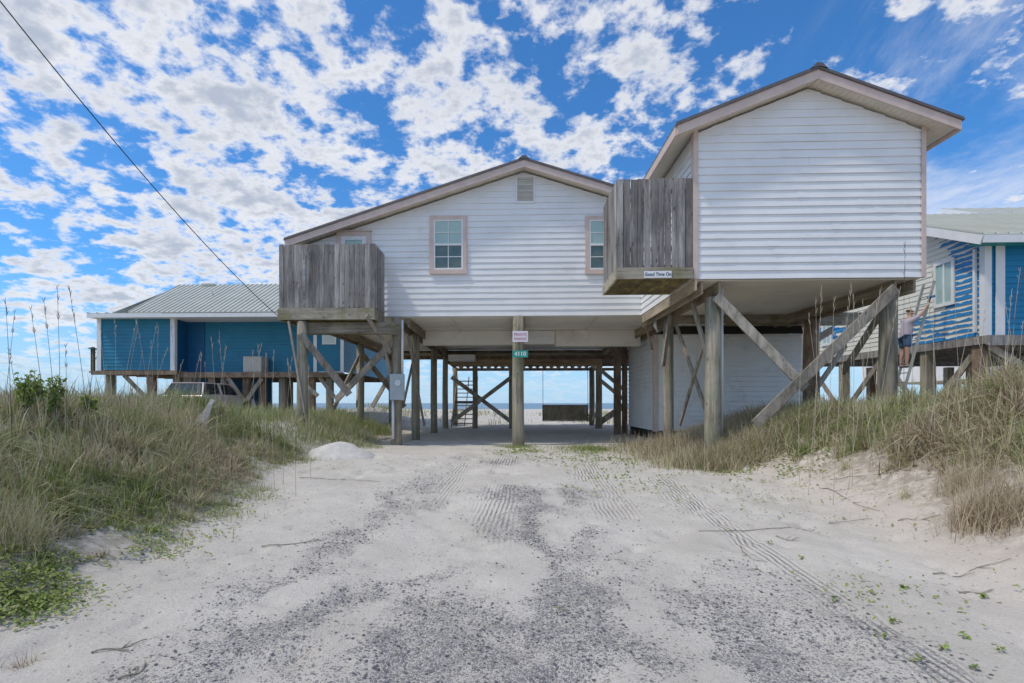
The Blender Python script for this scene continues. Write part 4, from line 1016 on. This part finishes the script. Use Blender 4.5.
for s in (-1, 1):
    mb = MB(); q_ = B(.05, s*.12, .03); mb.tube([q_+Vector((-.1,0,0)), q_+Vector((.0,0,.01)), q_+Vector((.13,0,0))], [.045,.052,.04], 10); mb.build('shoe', simple('shoe_grey', (.25,.23,.22), .8), per, smooth=True)
# paint roller in the hand
pr_ = B(.56, -.22, 1.9)
rl = empty('paint_roller', pr_, 'blue paint roller held up in the painter’s raised hand'.replace('’', "'"), 'paint roller')
mb = MB(); mb.tube([pr_+Vector((-.02,0,-.05)), pr_+Vector((.05,0,.16))], .014, 8); mb.build('handle', M['dark'], rl)
mb = MB(); mb.tube([pr_+Vector((.06,-.12,.2)), pr_+Vector((.06,.12,.2))], .035, 12); mb.build('roller_sleeve', simple('wet_blue', (.01,.14,.36), .4), rl)

# ================================================================== VEGETATION
def leafmat(name, stops, trans=.25):
    m, nt, b = newmat(name)
    a = nt.nodes.new('ShaderNodeAttribute'); a.attribute_name = 'tint'
    c = ramp(nt, a.outputs['Fac'], stops)
    L(nt, c, b.inputs['Base Color']); b.inputs['Roughness'].default_value = .65; b.inputs['Specular IOR Level'].default_value = .25
    out = nt.nodes['Material Output']; t = nt.nodes.new('ShaderNodeBsdfTranslucent'); L(nt, c, t.inputs[0])
    mx = nt.nodes.new('ShaderNodeMixShader'); mx.inputs[0].default_value = trans
    L(nt, b.outputs[0], mx.inputs[1]); L(nt, t.outputs[0], mx.inputs[2]); L(nt, mx.outputs[0], out.inputs[0])
    return m
GR = [(0, (.14,.20,.04)), (.22, (.27,.33,.10)), (.5, (.40,.41,.20)), (.66, (.56,.49,.32)), (.84, (.74,.65,.48)), (.93, (.42,.29,.20)), (1, (.19,.12,.08))]
M['grass'] = leafmat('dune_grass', GR)
M['ivy'] = leafmat('creeper_leaf', [(0, (.13,.19,.04)), (.4, (.27,.36,.08)), (.7, (.33,.36,.14)), (1, (.36,.30,.18))])
def blades(x, y, h, w, tint, lean=.45, seg=3, droop=.5, ang=None):
    n = len(x); z = H(x, y)-.02
    ang = RNG.uniform(0, 2*np.pi, n) if ang is None else ang; ln = np.abs(RNG.normal(0, lean, n))+.05
    dx, dy = np.cos(ang), np.sin(ang); fa = RNG.uniform(0, 2*np.pi, n)
    wx, wy = np.cos(fa)*w/2, np.sin(fa)*w/2
    rows_ = []
    for k in range(seg+1):
        t = k/seg; rr = ln*(t**1.7)*h; zz = z+h*(t-droop*ln*t*t*.8)
        ww = (1-t)**.7 if k < seg else .12
        cx, cy = x+dx*rr, y+dy*rr
        rows_.append(np.stack([cx-wx*ww, cy-wy*ww, zz], -1)); rows_.append(np.stack([cx+wx*ww, cy+wy*ww, zz], -1))
    V_ = np.stack(rows_, 1)                   # n, 2(seg+1), 3
    m = 2*(seg+1); base = (np.arange(n)*m)[:, None]
    Q = np.concatenate([base+np.array([[2*k, 2*k+1, 2*k+3, 2*k+2]]) for k in range(seg)], 0)
    return V_.reshape(-1, 3), Q, np.repeat(tint, m)
def join(parts):
    co_, qs, ts = [], [], []; off = 0
    for a, b, c in parts: co_.append(a); qs.append(b+off); ts.append(c); off += len(a)
    return np.concatenate(co_), np.concatenate(qs), np.concatenate(ts)
def rbox(n, x0, x1, y0, y1): return RNG.uniform(x0, x1, n), RNG.uniform(y0, y1, n)
def inview(x, y, m=60):
    fx = x*math.cos(YAW)+y*math.sin(YAW); fy = -x*math.sin(YAW)+y*math.cos(YAW)
    px = CX+F*fx/np.maximum(fy, .1); return (fy > .5) & (px > -m) & (px < 1024+m)
def sector(n, x0, x1, y0, y1, prob):
    x, y = rbox(n, x0, x1, y0, y1); k = inview(x, y) & (RNG.random(n) < prob(x, y)); return x[k], y[k]
def tintf(x, y, c, sp, freq=.9, amp=.5):
    return np.clip(c+amp*(fbm(x*freq+8, y*freq+3, 3)-.5)*2+RNG.normal(0, sp, len(x)), 0, 1)
def tussocks(nc, per, x0, x1, y0, y1, prob, c, sp, h0, h1, spread, w0, w1, lean=.7, bank=None, wind=.35):
    cx, cy = sector(nc, x0, x1, y0, y1, prob); m = len(cx)
    ct = tintf(cx, cy, c, sp, .9, .55); ch = RNG.uniform(h0, h1, m)*(.65+.8*fbm(cx*1.1+20, cy*1.1, 3))
    if bank is not None: ch = ch*(.4+.6*sst(bank(cx, cy), 0, 1.5))
    cl = RNG.uniform(.55, 1.35, m); cs = RNG.uniform(.5, 1.5, m)*spread; wd = RNG.uniform(0, 2*np.pi, m)
    i = np.repeat(np.arange(m), per); n = len(i)
    a = RNG.uniform(0, 2*np.pi, n); rr = np.abs(RNG.normal(0, 1, n))*cs[i]
    x = cx[i]+np.cos(a)*rr; y = cy[i]+np.sin(a)*rr
    ch = ch*np.where(RNG.random(m) < .12, 1.5, 1.0); h = ch[i]*RNG.uniform(.35, 1.1, n); t = np.clip(ct[i]+RNG.normal(0, .14, n), 0, 1)
    dead = RNG.random(n) < .22; t[dead] = RNG.uniform(.6, 1, dead.sum())
    dx = np.cos(a)+wind*np.cos(wd[i])*2; dy = np.sin(a)+wind*np.sin(wd[i])*2
    ang = np.arctan2(dy, dx)+RNG.normal(0, .5, n)
    return blades(x, y, h, RNG.uniform(w0, w1, n)*(.7+np.maximum(y, 3)*.06), t, lean*1.0, 3, .75, ang)
# left dunes
def pl(x, y):
    l = dl(x, y); n = fbm(x*.8, y*.8, 3)
    hole = np.exp(-((x+5.6)/.9)**2-((y-9.3)/1.1)**2)*.0+np.exp(-((x+3.9)/.55)**2-((y-5.0)/.8)**2)+.95*np.exp(-((x+7.8)/1.7)**2-((y-13.2)/.5)**2)
    return sst(l+.9*(n-.5), .1, .9)*np.clip(.35+1.5*(n-.25), 0, 1)*np.clip(1-hole, 0, 1)
parts = []
parts.append(tussocks(15500, 26, -13, -2.9, 2.5, 12, pl, .50, .16, .16, .50, .05, .006, .020, .75, dl))
x, y = sector(60000, -13, -2.9, 2.5, 12, pl)
parts.append(blades(x, y, RNG.uniform(.06, .2, len(x)), RNG.uniform(.005, .01, len(x))*(.7+y*.06), tintf(x, y, .5, .25), 1.2, 2))
x, y = sector(80000, -24, -3.3, 11, 22, pl)
hh = (1-.6*np.exp(-((x+10.6)/2.6)**2-((y-17.5)/4.5)**2))*RNG.uniform(.2, .62, len(x))*(.5+.5*sst(dl(x, y), 0, 1.4))
parts.append(blades(x, y, hh, RNG.uniform(.012, .024, len(x)), tintf(x, y, .42, .18), .6, 2))
# thin fringe of low green grass along the left bank foot
def fr(x, y): return np.exp(-((dl(x, y)-.15)/.35)**2)*sst(fbm(x*1.4+7, y*1.4, 2), .42, .62)
x, y = sector(26000, -6, -2.8, 5, 16, fr)
parts.append(blades(x, y, RNG.uniform(.06, .2, len(x)), RNG.uniform(.006, .011, len(x)), tintf(x, y, .15, .1), .6))
c_, q_, t_ = join(parts); o = npmesh('dune_grass', c_, q_, M['grass'], dict(tint=t_), True); tag(o, 'tangle of green and straw grass covering the left dune', 'grass', kind='stuff')
# right dunes
def prr(x, y):
    r = dr(x, y); n = fbm(x*.8+50, y*.8, 3)
    edge = np.interp(y, [2, 5, 7, 9, 10.2, 11, 16], [1.5, 1.25, 1.05, .8, .4, .1, .0])
    return sst(r-edge+.8*(n-.5), 0, .7)*np.clip(.4+1.5*(n-.25), 0, 1)
parts = []
parts.append(tussocks(16500, 26, 3.4, 14, 2.5, 12.5, prr, .60, .16, .15, .46, .05, .006, .020, .9))
x, y = sector(60000, 3.4, 14, 2.5, 12.5, prr)
parts.append(blades(x, y, RNG.uniform(.06, .2, len(x)), RNG.uniform(.005, .01, len(x))*(.7+y*.06), tintf(x, y, .65, .25), 1.3, 2))
x, y = sector(80000, 3.4, 26, 12, 22, prr)
k = ~((x > RX0-.1) & (y > RY0-.3) & (x < RX1) & (y < RY1))
x, y = x[k], y[k]
parts.append(blades(x, y, RNG.uniform(.2, .5, len(x)), RNG.uniform(.012, .022, len(x)), tintf(x, y, .58, .17), .6, 2))
# brown-red tuft row at the foot of the storage room and green patch in front
def tuft(cx, cy, rx_, ry_, n, h0, h1, c, sp=.1, w=.012, lean=.5):
    x = RNG.normal(cx, rx_, n); y = RNG.normal(cy, ry_, n); k = inview(x, y, 200); x, y = x[k], y[k]
    parts.append(blades(x, y, RNG.uniform(h0, h1, len(x)), np.full(len(x), w), np.clip(RNG.normal(c, sp, len(x)), 0, 1), lean))
tuft(4.3, 10.75, .55, .22, 3200, .25, .6, .72, .2); tuft(4.4, 12.2, .7, .5, 3000, .25, .6, .9, .1); tuft(6.6, 13.6, 1.4, .6, 4500, .3, .65, .88, .12); tuft(5.6, 11.2, .9, .3, 3600, .15, .5, .6, .25); tuft(5.0, 14.0, .9, .5, 3800, .2, .6, .85, .15); tuft(6.2, 12.8, 1.0, .5, 3500, .2, .55, .7, .2); tuft(4.5, 13.0, .6, .45, 2600, .08, .28, .15)
tuft(2.15, 14.2, .45, .5, 1700, .05, .16, .18); tuft(.15, 14.9, .3, .2, 700, .04, .14, .2); tuft(3.9, 14.9, .35, .4, 1300, .08, .25, .2); tuft(5.8, 11.6, .8, .6, 3000, .08, .28, .22)
c_, q_, t_ = join(parts); o = npmesh('dune_grass', c_, q_, M['grass'], dict(tint=t_), True); tag(o, 'dry tan and grey green grass covering the right dune', 'grass', kind='stuff')
# beach dunes behind
parts = []
def pb(x, y): return sst(fbm(x*.5+3, y*.5, 3), .48, .62)*(1-.9*np.exp(-((x-1.5)/2.4)**2))
x, y = sector(26000, -30, 30, 29.5, 60, pb); parts.append(blades(x, y, RNG.uniform(.25, .6, len(x)), np.full(len(x), .035), tintf(x, y, .55, .15), .5))
c_, q_, t_ = join(parts); o = npmesh('beach_grass', c_, q_, M['grass'], dict(tint=t_), True); tag(o, 'sparse grass on the low beach dunes behind the houses', 'grass', kind='stuff')

# individual dry grass clumps
def clump(px, py, n, h, sp, c, label, group, w=.007, lean=.8):
    p = G(px, py)
    x = RNG.normal(p.x, sp, n); y = RNG.normal(p.y, sp, n)
    a = blades(x, y, RNG.uniform(.35*h, h, n), np.full(n, w), np.clip(RNG.normal(c, .12, n), 0, 1), lean)
    co_ = a[0]-np.array([p.x, p.y, p.z]); o = npmesh('grass_clump', co_, a[1], M['grass'], dict(tint=a[2])); o.location = p
    tag(o, label, 'grass clump', group)
g_ = 'grass clumps on the dune edges'
clump(992, 520, 1500, .62, .17, .86, 'large brown dead grass clump hanging over the right sand bank edge', g_, .006, .8)
clump(965, 490, 700, .5, .12, .8, 'smaller dry clump just left of the large brown clump on the right bank', g_, .006)
clump(10, 545, 700, .5, .12, .62, 'straw coloured upright grass clump at the left picture edge above the creeper', g_, .006, .5)
clump(92, 470, 500, .45, .13, .8, 'pale bleached grass clump on the left dune slope', g_)
clump(22, 668, 60, .16, .03, .9, 'tiny dead brown tuft on the sand at the lower left corner', g_, .004, 1.0)
clump(600, 425, 0+200, .2, .1, .2, 'low green tuft beside the brown square posts at the slab edge', g_)
clump(868, 446, 900, .4, .18, .12, 'bright green tuft on top of the right sand bank', g_, .007)
clump(905, 500, 60, .35, .03, .7, 'thin wispy tuft growing alone from the pale right bank face', g_, .005)
clump(845, 470, 70, .35, .04, .6, 'thin upright tuft left on the right sand bank crest', g_, .005)

# tall stalks (sea oats)
def stalk_mesh(dark, seed, kind):
    rd = random.Random(seed); mb = MB(); h = 1.0; pts = []; b = rd.uniform(-.16, .16); c = rd.uniform(-.1, .1)
    for i in range(8): k = i/7; pts.append((b*k*k, c*k*k, h*k))
    mb.tube(pts, [.0042*(1-.6*i/7) for i in range(8)], 5, .5)
    for i in range(10 if kind else 4):
        k = rd.uniform(.78, 1); a = rd.uniform(0, 6.28); p = Vector((b*k*k, c*k*k, h*k)); q = p+Vector((math.cos(a)*.02, math.sin(a)*.02, .035))
        mb.tube([p, p.lerp(q, .5), q], [.0015, .0035, .0008], 4, .5)
    me_ = mb
    return me_
dkm = simple('dark_stalk', (.10,.085,.07), .9); tnm = simple('tan_stalk', (.50,.43,.32), .9)
protos = {}
for dk_ in (0, 1):
    for s in range(4):
        o = stalk_mesh(dk_, 10*dk_+s, s % 2).build('sea_oat_stalk', dkm if dk_ else tnm, smooth=True)
        # re-origin to the foot
        off = o.location.copy()
        for v in o.data.vertices: v.co = Vector(v.co)+off
        protos[(dk_, s)] = o.data; bpy.data.objects.remove(o)
def stalk(px, pytop, Y, dk_, lab, grp):
    g = at(px, 403, Y); z0 = Hs(g.x, Y)-.05; hgt = at(px, pytop, Y).z-z0
    o = bpy.data.objects.new('sea_oat_stalk', protos[(dk_, random.randrange(4))]); col.objects.link(o)
    o.location = (g.x, Y, z0); o.scale = (.95, .95, hgt); o.rotation_euler = (R(random.uniform(-5, 5)), R(random.uniform(-8, 8)), random.uniform(0, 6.28))
    tag(o, lab, 'grass stalk', grp)
ld_ = 'dark thin bare sea oat stalk standing against the sky at far left'; lt_ = 'tan sea oat stalk rising before the blue house'; rt_ = 'tan sea oat stalk rising from the right dune'
for px, py in ((3, 310), (13, 300), (47, 310), (58, 303), (61, 288), (66, 345), (94, 281), (75, 350), (22, 350)): stalk(px, py, random.uniform(5.5, 7.5), 1, ld_, 'dark stalks at far left')
for px, py in [(106, 316), (114, 320), (119, 318), (126, 330), (141, 318), (147, 345), (150, 320), (158, 340), (162, 326), (178, 322), (186, 350), (197, 352), (215, 345), (219, 338), (232, 335), (238, 340), (250, 350), (262, 345), (268, 352), (275, 350), (283, 356), (205, 362), (296, 360), (311, 366), (168, 360), (134, 350)]:
    stalk(px, py, random.uniform(7.5, 11), 0, lt_, 'tan stalks before the blue house')
for px, py in [(808, 290), (812, 300), (822, 296), (826, 310), (833, 288), (848, 285), (852, 296), (862, 300), (868, 296), (873, 310), (905, 240), (912, 300), (935, 262), (938, 300), (950, 310), (962, 290), (972, 310), (988, 330), (1003, 250), (1006, 290), (1012, 270), (1017, 300), (1020, 320), (995, 340), (800, 325), (840, 330), (880, 330), (925, 330)]:
    stalk(px, py, random.uniform(7.3, 9.6), 1 if px in (905, 1003) else 0, rt_ if px not in (905, 1003) else ('tall dark stalk rising before the wing corner from the right dune' if px == 905 else 'tall dark stalk rising before the bright blue wall from the right dune'), 'stalks on the right dune')

# leafy shrubs on the left crest and creeper leaves
def leaves(pts, size, tint, tilt=.6, nrm=None):
    n = len(pts); a = RNG.uniform(0, 2*np.pi, n); t = RNG.uniform(-tilt, tilt, n); t2 = RNG.uniform(-tilt, tilt, n)
    u = np.stack([np.cos(a), np.sin(a), t], -1); v = np.stack([-np.sin(a), np.cos(a), t2], -1)
    s = size[:, None]
    P_ = [pts-u*s, pts-u*s*.35+v*s*.55, pts+u*s*.45+v*s*.5, pts+u*s, pts+u*s*.45-v*s*.5, pts-u*s*.35-v*s*.55]
    V_ = np.stack(P_, 1); V_[:, [0, 3], 2] -= (size*.25)[:, None]
    base = (np.arange(n)*6)[:, None]
    Q = np.concatenate([base+np.array([[0,1,2,3]]), base+np.array([[0,3,4,5]])], 0)
    return V_.reshape(-1, 3), Q, np.repeat(tint, 6)
def shrub(px, pytop, Y, wr, label):
    g = at(px, 403, Y); z0 = Hs(g.x, Y); top_ = at(px, pytop, Y).z; h = top_-z0
    t = empty('dune_shrub', (g.x, Y, z0), label, 'shrub', 'leafy shrubs on the left dune crest')
    mb = MB(); pts = []
    for k in range(9):
        a = random.uniform(0, 6.28); r = random.uniform(.3, 1)*wr; hh = h*random.uniform(.6, 1.0); ex = (g.x+math.cos(a)*r, Y+math.sin(a)*r*.8, z0+hh)
        b_ = (g.x+math.cos(a)*r*.4, Y+math.sin(a)*r*.4, z0+hh*.45); mb.tube([(g.x, Y, z0-.05), b_, ex], [.008, .006, .003], 5)
        for i in range(34):
            f = random.uniform(.35, 1.05); p = Vector(b_).lerp(Vector(ex), (f-.4)/.6); pts.append((p.x+random.gauss(0,.025), p.y+random.gauss(0,.025), p.z+random.gauss(0,.02)))
    mb.build('stem', M['brace'], t)
    pts = np.array(pts)-np.array(t.location); n = len(pts)
    a = leaves(pts, RNG.uniform(.018, .032, n), np.clip(RNG.normal(.35, .15, n), 0, 1), 1.2)
    o = npmesh('foliage', a[0], a[1], M['ivy'], dict(tint=a[2])); o.parent = t
shrub(26, 371, 6.4, .15, 'bushiest leafy green shrub on the left dune crest near the frame edge')
shrub(36, 376, 6.9, .12, 'narrow leafy shrub just right of the bushiest one on the left crest')
shrub(55, 377, 6.6, .10, 'thin leafy sprig between the dark stalks on the left crest')
shrub(90, 392, 7.2, .12, 'low rounded shrub farthest right on the left dune crest')
def creeper(name, spots, label, size=(.016, .03), tm=.4):
    A = []
    for (px, py, rx_, ry_, n) in spots:
        p = G(px, py); x = RNG.normal(p.x, rx_, n); y = RNG.normal(p.y, ry_, n)
        k = sst(fbm(x*3, y*3, 2), .3, .6) > RNG.random(n); x, y = x[k], y[k]; n = len(x)
        z = H(x, y)+RNG.uniform(.005, .07, n)
        A.append(leaves(np.stack([x, y, z], -1), RNG.uniform(*size, n), np.clip(RNG.normal(tm, .2, n), 0, 1), .7))
    a = join(A); o = npmesh(name, a[0], a[1], M['ivy'], dict(tint=a[2])); tag(o, label, 'creeper', kind='stuff')
creeper('creeping_vine', [(22, 600, .22, .22, 1500), (50, 572, .20, .2, 900), (5, 612, .2, .16, 700)], 'bright green creeper spreading on the sand at lower left', (.010, .021), .45)
creeper('creeping_vine', [(120, 545, .35, .35, 1000), (50, 510, .3, .3, 500), (150, 520, .4, .4, 900), (200, 500, .4, .5, 800), (110, 480, .5, .5, 800)], 'low yellowish creeper at the foot of the left dune', (.012, .022), .5)
creeper('creeping_vine', [(590, 458, .8, .8, 900), (620, 478, .5, .8, 260), (520, 452, .4, .5, 420), (660, 452, .5, .5, 600), (710, 455, .8, .6, 1500), (760, 470, .8, .6, 700), (810, 450, .6, .6, 600)], 'low green creeper scattered before the carport and the wing', (.018, .035), .5)
creeper('creeping_vine', [(790, 490, .5, .5, 220), (850, 500, .3, .3, 120), (700, 500, .7, .7, 180), (870, 590, .25, .2, 70), (900, 530, .5, .4, 110), (740, 500, .4, .5, 120), (930, 600, .6, .4, 90), (310, 470, .5, .6, 150), (250, 500, .4, .5, 120)], 'sparse small leaves scattered on the pale sand', (.010, .02), .55)
# single seedlings
for px, py, w in ((835, 602, 'yellow'), (975, 672, 'y'), (965, 640, ''), (895, 625, ''), (915, 665, ''), (865, 512, ''), (845, 520, ''), (800, 560, ''), (940, 650, ''), (1000, 655, ''), (880, 640, ''), (560, 612, ''), (728, 532, ''), (770, 545, ''), (985, 600, ''), (905, 590, ''), (40, 480, '')):
    p = G(px, py); n = random.randint(5, 9); a = RNG.uniform(0, 6.28, n); r = RNG.uniform(.01, .035, n)
    A = leaves(np.stack([np.cos(a)*r, np.sin(a)*r, RNG.uniform(.01, .04, n)], -1), RNG.uniform(.010, .020, n), np.clip(RNG.normal(.35, .2, n), 0, 1), .8)
    o = npmesh('seedling', A[0], A[1], M['ivy'], dict(tint=A[2])); o.location = p
    tag(o, 'tiny green seedling sprouting from bare sand', 'seedling', 'seedlings on the sand')
# twigs and fallen stalks
TW = [((262, 548), (322, 542), 'long thin brown twig lying on sand below the left dune foot'), ((92, 657), (148, 642), 'thin twig on the sand at the lower left corner'), ((700, 532), (870, 520), 'longest straight dry stem lying across the right tyre track'),
      ((740, 548), (772, 580), 'forked dark twig crossing the tyre track at right'), ((820, 490), (880, 512), 'straw coloured fallen stem sloping down the right bank'), ((898, 523), (940, 515), 'short pale stem on the right sand bank face'), ((930, 575), (1010, 560), 'curved brown root lying below the large dead clump'),
      ((120, 683), (150, 668), 'dark twig at the very bottom left'), ((776, 538), (800, 540), 'short dark stick beside the long dry stem'), ((300, 478), (380, 482), 'faint thin twig across the drive at left beyond'), ((960, 592), (985, 598), 'short dark stick on the pale sand at far right'), ((830, 480), (900, 470), 'grey fallen stem high on the right bank')]
for a, b, lab in TW:
    A_, B_ = G(*a), G(*b); mb = MB(); pts = []
    nrm = Vector((-(B_-A_).y, (B_-A_).x, 0)).normalized(); ph = random.uniform(0, 6)
    for i in range(9):
        k = i/8; p = A_.lerp(B_, k)+nrm*.03*math.sin(ph+k*5); p.z = Hs(p.x, p.y)+.008+.006*math.sin(k*9); pts.append(p)
    mb.tube(pts, [.006*(1-.5*i/8) for i in range(9)], 6)
    for j in range(3):
        s = pts[random.randint(2, 6)]; e = s+nrm*random.choice((-1, 1))*random.uniform(.05, .12)+(B_-A_).normalized()*.06; e.z = Hs(e.x, e.y)+.012; mb.tube([s, e], [.004, .002], 5)
    o = mb.build('twig', M['brace'], smooth=True); tag(o, lab, 'twig', 'twigs on the sand')
# loose dark stones of the drive
n = 26000; x, y = rbox(n, -3.2, 3.0, 2.0, 12.5)
k = (RNG.random(n) < (gravel(x, y)**1.3*1.0+.012)) & inview(x, y); x, y = x[k], y[k]; n = len(x)
r = RNG.uniform(.004, .012, n)*(1+.05*y); z = H(x, y)+r*.25
th = RNG.uniform(0, 6.28, n); base = np.array([(1,0,0),(.1,.9,0),(-1,.1,0),(-.1,-1,0),(0,0,.55),(0,0,-.5)])
ct, st_ = np.cos(th)[:, None], np.sin(th)[:, None]
bx_ = base[None, :, 0]*RNG.uniform(.7, 1.4, (n, 1)); by_ = base[None, :, 1]*np.ones((n, 1))
V_ = np.stack([x[:, None]+(bx_*ct-by_*st_)*r[:, None], y[:, None]+(bx_*st_+by_*ct)*r[:, None], z[:, None]+base[None, :, 2]*r[:, None]], -1)
T3 = np.array([(0,1,4),(1,2,4),(2,3,4),(3,0,4)]); Q = ((np.arange(n)*6)[:, None, None]+T3[None]).reshape(-1, 3)
gm = leafmat('gravel_stone', [(0, (.10,.10,.11)), (.6, (.22,.21,.22)), (1, (.42,.40,.39))], 0.0)
o = npmesh('loose_gravel', V_.reshape(-1, 3), Q, gm, dict(tint=np.repeat(RNG.random(n)**1.5, 6)), False, 3); tag(o, 'loose dark gravel chips pressed in the sandy drive', 'gravel', kind='stuff')
# the small white sand heap
p = G(333, 459); mb_n = 40; vs = []; fs = []
for i in range(13):
    for j in range(mb_n):
        r_ = i/12; a = 2*math.pi*j/mb_n; rr = r_*(1+.08*math.sin(3*a+1))
        hx, hy = math.cos(a)*rr*.80, math.sin(a)*rr*.7; X_, Y_ = p.x+hx, p.y+.5+hy
        vs.append((hx, hy, Hs(X_, Y_)-p.z+.34*(1-r_**1.5)**1.1*(1+.18*math.sin(a*2+.7)*r_)-.02*(r_ > .95)+.16*(float(fbm(np.array([hx*4+9]), np.array([hy*4+2]), 3)[0])-.5)*r_*(1-r_)*2))
for i in range(12):
    for j in range(mb_n): fs.append((i*mb_n+j, i*mb_n+(j+1) % mb_n, (i+1)*mb_n+(j+1) % mb_n, (i+1)*mb_n+j))
me = bpy.data.meshes.new('sand_heap'); me.from_pydata(vs, [], fs[mb_n*0:]); wm = plain('white_sand', (.66,.62,.565), .95, .08, 6); wn = wm.node_tree; bump(wn, wn.nodes['Principled BSDF'], obj_noise(wn, 9, 8, (1,1,1), .8), .8, .03); me.materials.append(wm); me.polygons.foreach_set('use_smooth', [True]*len(fs))
o = bpy.data.objects.new('sand_heap', me); col.objects.link(o); o.location = (p.x, p.y+.5, p.z); tag(o, 'small smooth white sand heap at the left edge of the drive', 'sand heap')

# ================================================================== SKY, SUN, CAMERA
SUN_EL, SUN_AZ = 58, -112      # azimuth measured from +y towards +x: the sun stands at the left
w = bpy.data.worlds.new('World'); scene.world = w; w.use_nodes = True; nt = w.node_tree
bg = nt.nodes['Background']
sky = nt.nodes.new('ShaderNodeTexSky'); sky.sky_type = 'NISHITA'; sky.sun_disc = False; sky.sun_elevation = R(SUN_EL); sky.sun_rotation = R(SUN_AZ); sky.air_density = 1.0; sky.dust_density = .5; sky.ozone_density = 3.0
tc = nt.nodes.new('ShaderNodeTexCoord'); sp = nt.nodes.new('ShaderNodeSeparateXYZ'); L(nt, tc.outputs['Generated'], sp.inputs[0])
X_, Y_, Z_ = sp.outputs
zc = mth(nt, 'ADD', mth(nt, 'MAXIMUM', Z_, 0.0), .26)
u = mth(nt, 'DIVIDE', X_, zc); v = mth(nt, 'DIVIDE', Y_, zc)
cmb = nt.nodes.new('ShaderNodeCombineXYZ'); L(nt, u, cmb.inputs[0]); L(nt, v, cmb.inputs[1])
def sn(scale, det, rough, off=(0,0,0), st=(1,1,1), dist=0.0):
    mp = nt.nodes.new('ShaderNodeMapping'); mp.inputs['Location'].default_value = off; mp.inputs['Scale'].default_value = st
    L(nt, cmb.outputs[0], mp.inputs[0]); n = N(nt, 'ShaderNodeTexNoise', Scale=scale, Detail=det, Roughness=rough, Distortion=dist); L(nt, mp.outputs[0], n.inputs['Vector']); return n.outputs['Fac']
big = sn(1.5, 3, .5, (3.1, 1.2, 0)); mid = sn(5.2, 7, .60, (1, 4, 0), dist=.2); small = sn(14.0, 6, .6, (7, 2, 0), dist=.1)
left = smooth(nt, X_, .35, -.45)                       # thicker cloud towards the left
rightm = smooth(nt, X_, .34, .58)
dens = mth(nt, 'ADD', mth(nt, 'MULTIPLY', mid, .50), mth(nt, 'MULTIPLY', small, .42))
dens = mth(nt, 'ADD', dens, mth(nt, 'MULTIPLY', big, .24))
dens = mth(nt, 'ADD', dens, mth(nt, 'MULTIPLY', left, .02))
dens = mth(nt, 'SUBTRACT', dens, mth(nt, 'MULTIPLY', rightm, .05))
mask = smooth(nt, dens, .545, .645)
# wisps high at the right
wisp = smooth(nt, sn(1.5, 7, .68, (2, 9, 0), (1.0, .45, 1), .9), .42, .75)
mask = mth(nt, 'MAXIMUM', mask, mth(nt, 'MULTIPLY', mth(nt, 'MULTIPLY', wisp, rightm), .75))
core = smooth(nt, mth(nt, 'ADD', dens, mth(nt, 'MULTIPLY', sn(5, 5, .6, (4, 4, 0)), .12)), .63, .80)
ccol = mixc(nt, core, (6.1, 6.1, 6.2), (3.1, 3.45, 4.1))
low = smooth(nt, Z_, .22, .0)
skt = mixc(nt, 1.0, sky.outputs[0], (.36, .78, 1.12), 'MULTIPLY')
skyc = mixc(nt, mth(nt, 'MULTIPLY', low, .75), skt, (3.3, 4.5, 6.0))
hz = smooth(nt, Z_, .015, .11)
fin = mixc(nt, mth(nt, 'MULTIPLY', mth(nt, 'MULTIPLY', mask, .95), mth(nt, 'MULTIPLY_ADD', hz, .8, .2)), skyc, ccol)
L(nt, fin, bg.inputs[0]); bg.inputs[1].default_value = .10

sd = bpy.data.lights.new('sun', 'SUN'); sd.energy = 1.35; sd.angle = R(4.0); sd.color = (1, .93, .82)
so = bpy.data.objects.new('sun', sd); col.objects.link(so)
az = R(SUN_AZ); el = R(SUN_EL)
dvec = Vector((math.sin(az)*math.cos(el), math.cos(az)*math.cos(el), math.sin(el)))
so.rotation_euler = dvec.to_track_quat('Z', 'Y').to_euler(); so.location = dvec*60
cd = bpy.data.cameras.new('camera'); cam = bpy.data.objects.new('camera', cd); col.objects.link(cam)
cd.sensor_width = 36; cd.lens = F/1024*36; cd.clip_end = 20000; cd.clip_start = .05
cam.location = (0, 0, CZ); cam.rotation_euler = (R(90), 0, YAW)
cd.shift_x = (512-CX)/1024; cd.shift_y = (HY-341.5)/1024
scene.camera = cam
scene.view_settings.view_transform = 'Standard'; scene.view_settings.look = 'None'; scene.view_settings.exposure = 0.66; scene.view_settings.gamma = 1
scene.render.resolution_x = 1024; scene.render.resolution_y = 683
